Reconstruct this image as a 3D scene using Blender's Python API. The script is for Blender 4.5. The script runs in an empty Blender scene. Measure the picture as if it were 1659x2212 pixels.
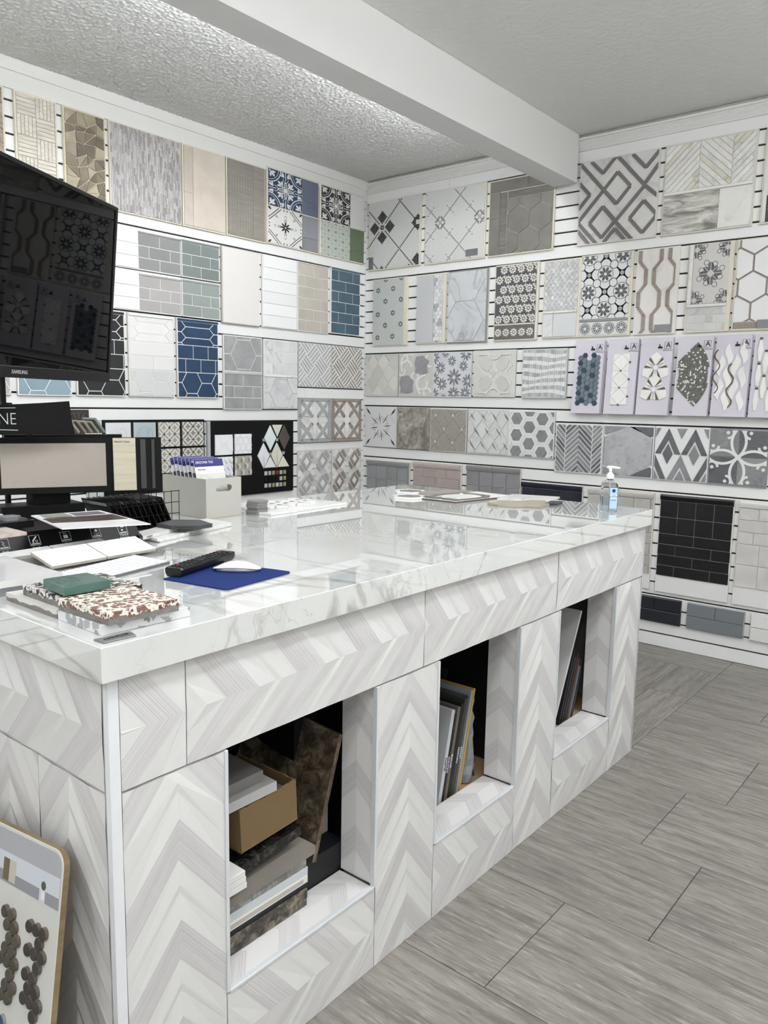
import bpy, math, random
from mathutils import Matrix, Vector
R_ = random.Random(7)
S = bpy.context.scene
C = S.collection
pi = math.pi

# ---------------------------------------------------------------- camera
def make_camera():
    yaw, pit, rol, f = 0.687, -0.1398, 0.0182, 1682.47
    F = Vector((-math.sin(yaw)*math.cos(pit), math.cos(yaw)*math.cos(pit), math.sin(pit)))
    Rr = F.cross(Vector((0, 0, 1))).normalized(); U = Rr.cross(F)
    R2 = Rr*math.cos(rol)+U*math.sin(rol); U2 = -Rr*math.sin(rol)+U*math.cos(rol)
    cd = bpy.data.cameras.new('camera'); co = bpy.data.objects.new('camera', cd); C.objects.link(co)
    m = Matrix((R2, U2, -F)).transposed().to_4x4(); m.translation = Vector((3.9027, -4.4924, 1.4024))
    co.matrix_world = m
    cd.sensor_fit = 'VERTICAL'; cd.sensor_height = 24; cd.lens = f/2212*24; cd.clip_start = .02
    S.camera = co
make_camera()
# ---------------------------------------------------------------- light
w = bpy.data.worlds.new('world'); S.world = w; w.use_nodes = True
w.node_tree.nodes['Background'].inputs[0].default_value = (.9, .95, 1, 1)
w.node_tree.nodes['Background'].inputs[1].default_value = .35
S.view_settings.view_transform = 'Standard'; S.view_settings.look = 'None'
S.view_settings.exposure = 0.08; S.view_settings.gamma = 1; S.view_settings.use_curve_mapping = False
TUBE_W = 37.0      # radiance of the fluorescent tubes
LENS_W = 19.5      # radiance of the wraparound lenses of the ceiling lights
def area(name, loc, sx, sy, power, rot=(0, 0, 0), col=(.985, .995, 1)):
    l = bpy.data.lights.new(name, 'AREA'); l.shape = 'RECTANGLE'; l.size = sx; l.size_y = sy
    l.energy = power; l.color = col
    o = bpy.data.objects.new(name, l); C.objects.link(o); o.location = loc; o.rotation_euler = rot
    return o
ceil_lights = [(4.75, -1.7), (3.75, -2.3), (3.75, -4.3), (2.6, -5.9), (4.7, -5.9)]
area('side_fill_light', (5.5, -4.6, 2.1), 1.6, 2.4, 9, (0, pi/2, 0))  # added fill from the right

# ---------------------------------------------------------------- helpers
def lin(h):
    h = h.lstrip('#'); o = []
    for i in (0, 2, 4):
        c = int(h[i:i+2], 16)/255
        o.append(c/12.92 if c <= .04045 else ((c+.055)/1.055)**2.4)
    return (*o, 1)
_M = {}
def M(hex, kind='plain', rough=.35, hex2=None, scale=1.0, bump=0.0, metal=0.0, rnd=.04, spec=.5, emit=0.0, alpha=1, trans=0.0, ior=1.45, vec='rand', bscale=60.0):
    key = (hex, kind, rough, hex2, scale, bump, metal, rnd, spec, emit, alpha, trans, ior, vec, bscale)
    if key in _M: return _M[key]
    m = bpy.data.materials.new(kind+'_'+hex.strip('#')); m.use_nodes = True
    T = m.node_tree; N = T.nodes; L = T.links; B = N['Principled BSDF']
    B.inputs['Roughness'].default_value = rough; B.inputs['Metallic'].default_value = metal
    B.inputs['Specular IOR Level'].default_value = spec; B.inputs['IOR'].default_value = ior
    B.inputs['Transmission Weight'].default_value = trans
    if emit:
        B.inputs['Emission Color'].default_value = lin(hex); B.inputs['Emission Strength'].default_value = emit
    tc = N.new('ShaderNodeTexCoord'); oi = N.new('ShaderNodeObjectInfo')
    vm = N.new('ShaderNodeVectorMath'); vm.operation = 'MULTIPLY_ADD'
    src = 'UV' if vec == 'uv' else 'Object'
    if vec == 'rand' or vec == 'uv':
        L.new(oi.outputs['Random'], vm.inputs[0]); vm.inputs[1].default_value = (31, 17, 23); L.new(tc.outputs[src], vm.inputs[2])
        V = vm.outputs[0]
    else: V = tc.outputs['Object']
    def alb(h):      # sampled display colour -> surface albedo
        c = lin(h)[:3]; l = .3*c[0]+.6*c[1]+.1*c[2]; k = .80+.20*min(1, l/.6); return tuple((l+(x-l)*.9)*k for x in c)+(1,)
    c1, c2 = alb(hex), alb(hex2 or hex)
    def mix(f, a, b):
        x = N.new('ShaderNodeMix'); x.data_type = 'RGBA'
        if hasattr(f, 'node'): L.new(f, x.inputs[0])
        else: x.inputs[0].default_value = f
        for i, q in ((6, a), (7, b)):
            if hasattr(q, 'node'): L.new(q, x.inputs[i])
            else: x.inputs[i].default_value = q
        return x.outputs[2]
    def noise(v, sc, det=4, dist=0.0, rough_=.55, dim='3D'):
        n = N.new('ShaderNodeTexNoise'); n.noise_dimensions = dim
        if dim == '1D': L.new(v, n.inputs['W'])
        else: L.new(v, n.inputs['Vector'])
        n.inputs['Scale'].default_value = sc; n.inputs['Detail'].default_value = det
        n.inputs['Distortion'].default_value = dist; n.inputs['Roughness'].default_value = rough_
        return n.outputs[0]
    def ramp(v, pts):
        r = N.new('ShaderNodeValToRGB'); L.new(v, r.inputs[0]); e = r.color_ramp.elements
        while len(e) < len(pts): e.new(.5)
        for q, (p, c) in zip(e, pts): q.position = p; q.color = (c, c, c, 1) if not isinstance(c, tuple) else c
        return r.outputs[0]
    def mapping(v, sc, rot=(0, 0, 0)):
        q = N.new('ShaderNodeMapping'); L.new(v, q.inputs[0]); q.inputs['Scale'].default_value = sc; q.inputs['Rotation'].default_value = rot
        return q.outputs[0]
    col = c1
    if kind == 'marble':
        n = noise(V, 3.2*scale, 7, 1.1); f = ramp(n, [(.0, 0), (.455, 0), (.5, 1), (.545, 0), (1, 0)])
        g = ramp(noise(V, 6*scale, 3), [(.35, 0), (.7, 1)])
        mm = N.new('ShaderNodeMath'); mm.operation = 'MULTIPLY'; L.new(f, mm.inputs[0]); L.new(g, mm.inputs[1])
        cl = ramp(noise(V, 2.5*scale, 5, .6), [(.3, 0), (.8, .4)])
        col = mix(cl, c1, c2); col = mix(mm.outputs[0], col, c2)
    elif kind == 'cloud':
        col = mix(ramp(noise(V, 6*scale, 7, .5), [(.3, 0), (.7, 1)]), c1, c2)
    elif kind == 'vein':     # strongly banded stone
        v = mapping(V, (1.2*scale, 1.2*scale, 6*scale), (0, .18, 0))
        col = mix(ramp(noise(v, 3, 8, .8, .65), [(.4, 0), (.62, 1)]), c1, c2)
    elif kind == 'trav':     # vein cut travertine, veins along local X
        v = mapping(V, (.9, 12, 1)); a = noise(v, 3.0, 9, .25, .68)
        v2 = mapping(V, (6, 60, 6)); b = noise(v2, 2.2, 4, .3, .6)
        col = mix(ramp(a, [(.36, 0), (.62, 1)]), c1, c2)
        col = mix(ramp(b, [(.56, 0), (.66, .65)]), col, lin('#a9a49e'))
        col = mix(ramp(b, [(.3, .7), (.42, 0)]), col, lin('#57534e'))
    elif kind == 'wood':
        v = mapping(V, (1.5, 1.5, 22)); col = mix(ramp(noise(v, 4*scale, 6, .4), [(.35, 0), (.65, 1)]), c1, c2)
    elif kind == 'stone':    # dark figured granite
        a = ramp(noise(V, 9*scale, 9, 2.2, .7), [(.36, 0), (.5, .5), (.64, 1)])
        col = mix(a, c1, c2); col = mix(ramp(noise(V, 26*scale, 5, 1), [(.5, 0), (.62, .8)]), col, lin('#17130f'))
    elif kind == 'stone2':   # fine mottled granite
        a = ramp(noise(V, 14*scale, 10, 1.2, .72), [(.42, 0), (.62, 1)])
        col = mix(a, c1, c2); col = mix(ramp(noise(V, 5*scale, 6, 1.5, .6), [(.45, 0), (.6, .75)]), col, tuple(x*.45 for x in c1[:3])+(1,))
    elif kind == 'chip':     # terrazzo
        vo = N.new('ShaderNodeTexVoronoi'); L.new(V, vo.inputs['Vector']); vo.inputs['Scale'].default_value = scale; vo.feature = 'DISTANCE_TO_EDGE'
        v2 = N.new('ShaderNodeTexVoronoi'); L.new(V, v2.inputs['Vector']); v2.inputs['Scale'].default_value = scale
        bw = N.new('ShaderNodeRGBToBW'); L.new(v2.outputs['Color'], bw.inputs[0])
        f = ramp(vo.outputs['Distance'], [(.05, 0), (.09, 1)])
        col = mix(f, c1, mix(ramp(bw.outputs[0], [(.35, 0), (.6, .6)]), c2, lin('#d8b8a4') if hex2 == '#6d4038' else (c1 if hex2 == '#a3a2a4' else c2)))
    elif kind == 'chip2':    # terrazzo with separate rounded chips
        nv = N.new('ShaderNodeTexNoise'); L.new(V, nv.inputs['Vector']); nv.inputs['Scale'].default_value = scale*1.3
        ad = N.new('ShaderNodeVectorMath'); ad.operation = 'MULTIPLY_ADD'; L.new(nv.outputs['Color'], ad.inputs[0]); ad.inputs[1].default_value = (.9/scale,)*3; L.new(V, ad.inputs[2])
        vo = N.new('ShaderNodeTexVoronoi'); L.new(ad.outputs[0], vo.inputs['Vector']); vo.inputs['Scale'].default_value = scale
        bw = N.new('ShaderNodeRGBToBW'); L.new(vo.outputs['Color'], bw.inputs[0])
        sb = N.new('ShaderNodeMath'); sb.operation = 'SUBTRACT'; L.new(bw.outputs[0], sb.inputs[0]); L.new(vo.outputs['Distance'], sb.inputs[1])
        f = ramp(sb.outputs[0], [(.0, 0), (.05, 1)])
        cc_ = mix(ramp(vo.outputs['Color'], [(.2, 0), (.9, .4)]), c2, lin('#b08a80') if hex2 == '#5f3630' else c1)
        col = mix(f, c1, cc_)
    elif kind == 'grid':     # small square mosaic sheet seen on a panel face
        sx = N.new('ShaderNodeSeparateXYZ'); L.new(tc.outputs['Object'], sx.inputs[0]); cx = N.new('ShaderNodeCombineXYZ')
        L.new(sx.outputs[0], cx.inputs[0]); L.new(sx.outputs[2], cx.inputs[1])
        b = N.new('ShaderNodeTexBrick'); L.new(cx.outputs[0], b.inputs[0]); b.offset = 0 if scale > 0 else .5
        b.inputs['Scale'].default_value = 1; b.inputs['Brick Width'].default_value = abs(scale); b.inputs['Row Height'].default_value = abs(scale)
        b.inputs['Mortar Size'].default_value = abs(scale)*.09
        b.inputs['Color1'].default_value = c1; b.inputs['Color2'].default_value = tuple(x*.93 for x in c1[:3])+(1,); b.inputs['Mortar'].default_value = c2
        col = b.outputs[0]
    elif kind == 'feather':  # fine drawn lines following the chevrons (uv.x runs across the chevron)
        sx = N.new('ShaderNodeSeparateXYZ'); L.new(tc.outputs['UV'], sx.inputs[0])
        n1 = noise(sx.outputs[0], 420, 3, 0, .6, '1D')
        n2 = noise(sx.outputs[0], 16, 2, 0, .5, '1D')
        a = ramp(n1, [(.38, .95), (.6, 0)]); m2 = N.new('ShaderNodeMath'); m2.operation = 'MULTIPLY'
        L.new(a, m2.inputs[0]); L.new(ramp(sx.outputs[1], [(.45, 0), (.55, 1)]), m2.inputs[1])
        m3 = N.new('ShaderNodeMath'); m3.operation = 'MULTIPLY'; L.new(m2.outputs[0], m3.inputs[0]); L.new(ramp(n2, [(.25, .4), (.6, 1)]), m3.inputs[1])
        col = mix(m3.outputs[0], c1, c2)
    if rnd:
        hs = N.new('ShaderNodeHueSaturation'); mr = N.new('ShaderNodeMapRange'); L.new(oi.outputs['Random'], mr.inputs[0])
        mr.inputs[3].default_value = 1-rnd; mr.inputs[4].default_value = 1+rnd
        L.new(mr.outputs[0], hs.inputs['Value'])
        if hasattr(col, 'node'): L.new(col, hs.inputs['Color'])
        else: hs.inputs['Color'].default_value = col
        col = hs.outputs[0]
    if hasattr(col, 'node'): L.new(col, B.inputs['Base Color'])
    else: B.inputs['Base Color'].default_value = col
    if bump:
        bp = N.new('ShaderNodeBump'); L.new(noise(V, bscale, 3, .3), bp.inputs['Height']); bp.inputs['Strength'].default_value = min(1, bump); bp.inputs['Distance'].default_value = .004*max(1, bump)
        L.new(bp.outputs[0], B.inputs['Normal'])
    _M[key] = m
    return m

def area2(p): return sum(p[i][0]*p[(i+1) % len(p)][1]-p[(i+1) % len(p)][0]*p[i][1] for i in range(len(p)))/2
def ccw(p): return p if area2(p) > 0 else p[::-1]
def shrink(p, g):
    p = ccw(p); n = len(p); out = []
    for i in range(n):
        a, b, c = p[i-1], p[i], p[(i+1) % n]
        d1 = (b[0]-a[0], b[1]-a[1]); d2 = (c[0]-b[0], c[1]-b[1])
        l1 = math.hypot(*d1) or 1e-9; l2 = math.hypot(*d2) or 1e-9
        n1 = (-d1[1]/l1, d1[0]/l1); n2 = (-d2[1]/l2, d2[0]/l2)
        q = 1+n1[0]*n2[0]+n1[1]*n2[1]
        if q < .15: q = .15
        out.append((b[0]+g*(n1[0]+n2[0])/q, b[1]+g*(n1[1]+n2[1])/q))
    return out
def clip(p, x0, y0, x1, y1):
    def half(p, f):
        o = []
        for i in range(len(p)):
            a, b = p[i-1], p[i]; fa, fb = f(a), f(b)
            if (fa >= 0) != (fb >= 0):
                t = fa/(fa-fb); o.append(tuple(a[k]+(b[k]-a[k])*t for k in range(len(a))))
            if fb >= 0: o.append(b)
        return o
    for f in (lambda q: q[0]-x0, lambda q: x1-q[0], lambda q: q[1]-y0, lambda q: y1-q[1]):
        if not p: return []
        p = half(p, f)
    q = []
    for a in p:
        if not q or abs(a[0]-q[-1][0])+abs(a[1]-q[-1][1]) > 1e-5: q.append(a)
    if len(q) > 1 and abs(q[0][0]-q[-1][0])+abs(q[0][1]-q[-1][1]) < 1e-5: q.pop()
    return q if len(q) > 2 and abs(area2(q)) > 2e-6 else []
def circ(cx, cy, r, n=12, a0=0.0, ry=None, rot=0.0):
    ry = ry or r; o = []
    for i in range(n):
        t = a0+2*pi*i/n; x, y = r*math.cos(t), ry*math.sin(t)
        o.append((cx+x*math.cos(rot)-y*math.sin(rot), cy+x*math.sin(rot)+y*math.cos(rot)))
    return o
def rect(a, b, c, d): return [(a, b), (c, b), (c, d), (a, d)]
def stroke(pts, wd):
    "quads along a polyline"
    o = []
    L_, R2 = [], []
    for i, p in enumerate(pts):
        a = pts[max(0, i-1)]; b = pts[min(len(pts)-1, i+1)]
        d = (b[0]-a[0], b[1]-a[1]); l = math.hypot(*d) or 1e-9; n = (-d[1]/l*wd/2, d[0]/l*wd/2)
        L_.append((p[0]+n[0], p[1]+n[1])); R2.append((p[0]-n[0], p[1]-n[1]))
    for i in range(len(pts)-1): o.append([R2[i], R2[i+1], L_[i+1], L_[i]])
    return o
def arc(cx, cy, r, a0, a1, wd, n=10):
    return stroke([(cx+r*math.cos(a0+(a1-a0)*i/n), cy+r*math.sin(a0+(a1-a0)*i/n)) for i in range(n+1)], wd)
mW = lambda u, v, d: (u, -d, v)
mH = lambda u, v, d: (u, v, d)

class MB:
    def __init__(s): s.v = []; s.f = []; s.m = []; s.mats = []; s.uv = None
    def mi(s, m):
        if m not in s.mats: s.mats.append(m)
        return s.mats.index(m)
    def poly(s, P, m, fn=None):
        k = len(s.v); s.v += [fn(*p) if fn else tuple(p) for p in P]; s.f.append(list(range(k, k+len(P)))); s.m.append(s.mi(m)); return s
    def prism(s, p, d0, d1, m, fn=mH, bev=0.0, side=None):
        p = ccw(p); n = len(p); k = len(s.v); i1 = s.mi(m); i2 = s.mi(side) if side else i1
        s.v += [fn(a, b, d0) for a, b in p]
        s.v += [fn(a, b, d1-bev) for a, b in p]
        tb = k+n
        if bev:
            q = shrink(p, bev); s.v += [fn(a, b, d1) for a, b in q]; tb = k+2*n
            for i in range(n): j = (i+1) % n; s.f.append([k+n+i, k+n+j, k+2*n+j, k+2*n+i]); s.m.append(i1)
        for i in range(n): j = (i+1) % n; s.f.append([k+i, k+j, k+n+j, k+n+i]); s.m.append(i2)
        s.f.append([tb+i for i in range(n)]); s.m.append(i1)
        s.f.append([k+n-1-i for i in range(n)]); s.m.append(i2)
        return s
    def box(s, x0, y0, z0, x1, y1, z1, m, bev=0.0): return s.prism(rect(x0, y0, x1, y1), z0, z1, m, mH, bev)
    def tube(s, pts, r, m, n=8):
        rings = []
        for i, p in enumerate(pts):
            p = Vector(p); a = Vector(pts[max(0, i-1)]); b = Vector(pts[min(len(pts)-1, i+1)]); d = (b-a).normalized()
            x = d.orthogonal().normalized(); y = d.cross(x); rr = r[i] if isinstance(r, (list, tuple)) else r
            k = len(s.v); s.v += [tuple(p+x*rr*math.cos(2*pi*j/n)+y*rr*math.sin(2*pi*j/n)) for j in range(n)]; rings.append(k)
        q = s.mi(m)
        for a, b in zip(rings, rings[1:]):
            for j in range(n): s.f.append([a+j, a+(j+1) % n, b+(j+1) % n, b+j]); s.m.append(q)
        s.f.append([rings[0]+n-1-j for j in range(n)]); s.f.append([rings[-1]+j for j in range(n)]); s.m += [q, q]
        return s
    def loft(s, rings, m, cap=True):
        q = s.mi(m); ks = []
        for r in rings: ks.append(len(s.v)); s.v += [tuple(p) for p in r]
        n = len(rings[0])
        for a, b in zip(ks, ks[1:]):
            for j in range(n): s.f.append([a+j, a+(j+1) % n, b+(j+1) % n, b+j]); s.m.append(q)
        if cap:
            s.f.append([ks[0]+n-1-j for j in range(n)]); s.f.append([ks[-1]+j for j in range(n)]); s.m += [q, q]
        return s
    def mesh(s, name):
        me = bpy.data.meshes.new(name); me.from_pydata(s.v, [], s.f)
        for m in s.mats: me.materials.append(m)
        me.polygons.foreach_set('material_index', s.m); me.validate(); me.update(); return me
    def build(s, name, parent=None, loc=(0, 0, 0), rz=0.0, smooth=False, **props):
        o = bpy.data.objects.new(name, s.mesh(name)); C.objects.link(o)
        if parent: o.parent = parent
        o.location = loc; o.rotation_euler = (0, 0, rz)
        if smooth:
            for p in o.data.polygons: p.use_smooth = True
        for k, v in props.items(): o[k] = v
        return o
def thing(name, label, cat, loc=(0, 0, 0), rz=0.0, group=None, rot=None):
    o = bpy.data.objects.new(name, None); C.objects.link(o); o.empty_display_size = .1
    o.location = loc; o.rotation_euler = rot or (0, 0, rz); o['label'] = label; o['category'] = cat
    if group: o['group'] = group
    return o
def struct(mb, name, parent=None, **k):
    o = mb.build(name, parent, **k)
    if not parent: o['kind'] = 'structure'
    return o
def text(s, size, m, parent, fn_mat, name='lettering', ext=.0004, align='CENTER', sx=1.0, off=0.0):
    "flat lettering as a mesh; fn_mat is a 4x4 local matrix"
    cu = bpy.data.curves.new('t', 'FONT'); cu.body = s; cu.size = size; cu.align_x = align; cu.align_y = 'CENTER'; cu.extrude = ext; cu.resolution_u = 2; cu.offset = off
    o = bpy.data.objects.new('t', cu); C.objects.link(o)
    me = bpy.data.meshes.new_from_object(o); bpy.data.objects.remove(o); bpy.data.curves.remove(cu)
    me.transform(fn_mat @ Matrix.Diagonal((sx, 1, 1, 1))); me.materials.clear(); me.materials.append(m)
    q = bpy.data.objects.new(name, me); C.objects.link(q); q.parent = parent
    return q
def TW(u, v, d): return Matrix.Translation((u, -d, v)) @ Matrix.Rotation(pi/2, 4, 'X')   # upright on a board face

# ---------------------------------------------------------------- materials of the shell
WHITE = M('#e4e5e3', rough=.45, rnd=.015)
SLAT = M('#e6e7e6', rough=.38, rnd=.02)
GROOVE = M('#2a201c', rough=.6)
PAINT = M('#e2e2df', rough=.5, rnd=0)
BLACK = M('#121214', rough=.45, spec=.25)
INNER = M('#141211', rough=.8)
ALU = M('#c6c9cc', rough=.3, metal=.6)
EDGE = M('#d8d2bf', rough=.5, rnd=0)

# ---------------------------------------------------------------- room shell
W_, D_, H_ = 5.7, 7.2, 2.987
b = MB().box(-.12, -D_-.1, -.12, W_+.1, .12, -.012, M('#6e6a66', rough=.8)); FL = struct(b, 'floor')
def tile_floor():
    m = M('#78736d', 'trav', .42, '#99948d', rnd=.05, bump=.12, bscale=25)
    cache = {}
    def put(x0, y0, x1, y1, rot=False):
        L_, W2 = (y1-y0, x1-x0) if rot else (x1-x0, y1-y0)
        k = (round(L_, 3), round(W2, 3))
        if k not in cache: cache[k] = MB().prism(rect(-L_/2+.0012, -W2/2+.0012, L_/2-.0012, W2/2-.0012), -.012, 0, m, mH, .0008).mesh('floor_tile')
        o = bpy.data.objects.new('floor_tile', cache[k]); C.objects.link(o); o.parent = FL
        o.location = ((x0+x1)/2, (y0+y1)/2, 0); o.rotation_euler = (0, 0, (pi/2 if rot else 0)+(pi if R_.random() < .5 else 0))
    P = .4408; seams = {0: 3.4, 1: 3.62, 2: 3.1, 3: 3.205, 4: 3.068, 5: 3.261}
    y = .075; i = 0
    ys = [.0, -.365, -.806, -1.247, -1.6885, -2.131, -2.5715, -3.0]
    while ys[-1] > -D_: ys.append(ys[-1]-P)
    sx = [3.5, 3.1, 3.6, 3.205, 3.068, 3.261, 3.02, 3.4, 3.1, 3.5, 3.2, 3.35, 3.0, 3.45, 3.1, 3.3, 3.1, 3.2]
    for i in range(len(ys)-1):
        if ys[i+1] < -D_: ye = -D_
        else: ye = ys[i+1]
        xs = [2.762]; s = sx[i % len(sx)]
        while s < W_: xs.append(s); s += .91
        xs.append(W_)
        for a, b2 in zip(xs, xs[1:]):
            if b2-a > .01 and ys[i]-ye > .01: put(a, ye, b2, ys[i])
    xs = [0, .354, .795, 1.236, 1.677, 2.117, 2.558, 2.762]
    x = 2.762; xs2 = [2.75, 1.84, .93, .02, 0]
    for a, b2 in zip(xs2[1:], xs2[:-1]):
        if b2-a > .05: put(a, -.262, b2+(.012 if b2 == 2.75 else 0), 0)
    offs = [.3, .0, .5, .2, .6, .1, .45]
    for k, (a, b2) in enumerate(zip(xs, xs[1:])):
        yy = -.262; o = .91-offs[k] if offs[k] else .91
        while yy > -D_:
            y2 = max(-D_, yy-o); o = .91
            if yy-y2 > .02: put(a, y2, b2, yy, True)
            yy = y2
tile_floor()
CEILM = M('#e0e0de', 'plain', .42, bump=9, bscale=70, rnd=0, vec='obj')
CE = struct(MB().box(-.12, -D_-.1, H_, W_+.1, .12, H_+.1, CEILM), 'ceiling')
def popcorn(x0, x1, y0, y1, st, amp, name='popcorn_plaster'):
    "sprayed plaster relief as real geometry, hanging a few millimetres below the ceiling board"
    from mathutils import noise
    nx, ny = int((x1-x0)/st), int((y1-y0)/st); v = []
    for j in range(ny+1):
        y = y0+j*st
        for i in range(nx+1):
            x = x0+i*st; n = noise.noise((x*88, y*88, 3.1))+.45*noise.noise((x*190, y*190, 7.7))
            v.append((x, y, H_-.0006-amp*max(0.0, min(1.0, n*1.6+.35))))
    w1 = nx+1; f = [(j*w1+i, (j+1)*w1+i, (j+1)*w1+i+1, j*w1+i+1) for j in range(ny) for i in range(nx)]
    me = bpy.data.meshes.new(name); me.from_pydata(v, [], f); me.materials.append(M('#e0e0de', 'plain', .5, rnd=0, vec='obj'))
    me.polygons.foreach_set('use_smooth', [True]*len(f)); me.update()
    o = bpy.data.objects.new(name, me); C.objects.link(o); o.parent = CE; o['kind'] = 'stuff'
popcorn(.021, 1.52, -3.9, -.02, .0055, .0062)
popcorn(1.68, 3.6, -3.1, -.006, .009, .0030)
struct(MB().box(W_, -D_-.1, -.1, W_+.1, .1, H_, PAINT), 'wall_right')
struct(MB().box(-.1, -D_-.1, -.1, W_+.1, -D_, H_, PAINT), 'wall_front')
def slatwall(name, zs, u0, u1, seams, rz, ztop):
    "backing board plus one slat object between every two grooves"
    b = MB().box(u0, .014, 0, u1, .12, H_, GROOVE)
    wl = struct(b, name); wl.rotation_euler = (0, 0, rz)
    gh = .0095
    cache = {}
    us = [u0]+seams+[u1]
    for zt, zb in zip(zs, zs[1:]):
        h = zt-zb-gh
        for a, b2 in zip(us, us[1:]):
            k = (round(h, 3), round(b2-a, 3))
            if k not in cache: cache[k] = MB().prism(rect(.0006, 0, b2-a-.0006, h), -.0145, 0, SLAT, mW, .0008).mesh('slat')
            o = bpy.data.objects.new('slat', cache[k]); C.objects.link(o); o.parent = wl; o.location = (a, 0, zb+gh/2)
    return wl
p = .07638
zb_ = [2.93]+[2.828-p*k for k in range(0, 37)]+[.0-.003]
WB = slatwall('wall_back', zb_, -.0, W_, [.735, 3.17], 0, H_)
zl_ = [2.93]+[2.336+p*6-p*k for k in range(0, 36)]+[-.003]
WL = slatwall('wall_left', zl_, -D_, 0, [-5.48, -3.05, -.62], pi/2, H_)
# painted head boards and fluted cornice
b = MB(); b.prism(rect(-D_, 2.845, 0, 2.925), .001, .012, PAINT, mW, .001); struct(b, 'trim_1', rz=pi/2)
b = MB(); b.prism(rect(-D_, 2.925, 0, 2.9868), .001, .02, PAINT, mW, .0015); struct(b, 'trim_2', rz=pi/2)
b = MB(); b.prism(rect(.021, 2.895, W_, 2.955), .001, .014, PAINT, mW, .001)
for i in range(5): b.prism(rect(.021, 2.900+i*.0105, W_, 2.907+i*.0105), .0135, .019, PAINT, mW, .0022)
b.prism(rect(.021, 2.955, W_, 2.968), .001, .026, PAINT, mW, .003)
b.prism(rect(.021, 2.968, W_, 2.9865), .001, .006, M('#b9b6b0', rough=.6, rnd=0), mW)
b2 = struct(b, 'trim_3')
# ceiling beam
b = MB().box(1.522, -D_, 2.715, 1.679, -.03, H_, M('#d9d9d7', rough=.55, rnd=0), .0)
o = struct(b, 'trim_4')
# fluorescent battens on the hidden side of the beam and lensed lights over the shop
def batten(y0, i):
    t = thing('fluorescent_batten', ['farthest white batten light behind the ceiling beam', 'second white batten light behind the ceiling beam', 'third white batten light behind the ceiling beam', 'nearest white batten light behind the ceiling beam'][i], 'light', (1.39, y0, H_), 0, 'batten lights behind the ceiling beam')
    MB().box(-.03, 0, -.085, .03, 1.2, -.001, WHITE, .004).build('housing', t)
    for x in (-.035, .035):
        MB().tube([(x, .03, -.105), (x, 1.17, -.105)], .013, M('#fbfdff', emit=TUBE_W, rnd=0), 10).build('tube', t)
for i in range(4): batten(-1.75-i*1.3, i)
for i, (x, y) in enumerate(ceil_lights):
    t = thing('ceiling_light', ['long white ceiling light at the far right of the aisle', 'long white ceiling light above the aisle near the far wall', 'long white ceiling light above the aisle by the viewer', 'long white ceiling light at the front of the shop, left', 'long white ceiling light at the front of the shop, right'][i], 'light', (x, y, H_), 0, 'long ceiling lights over the aisle')
    MB().box(-.09, -.61, -.030, .09, .61, -.001, WHITE, .004).build('housing', t)
    MB().box(-.11, -.60, -.175, .11, .60, -.0305, M('#fdfeff', emit=LENS_W, rnd=0), .01).build('lens', t)
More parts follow.
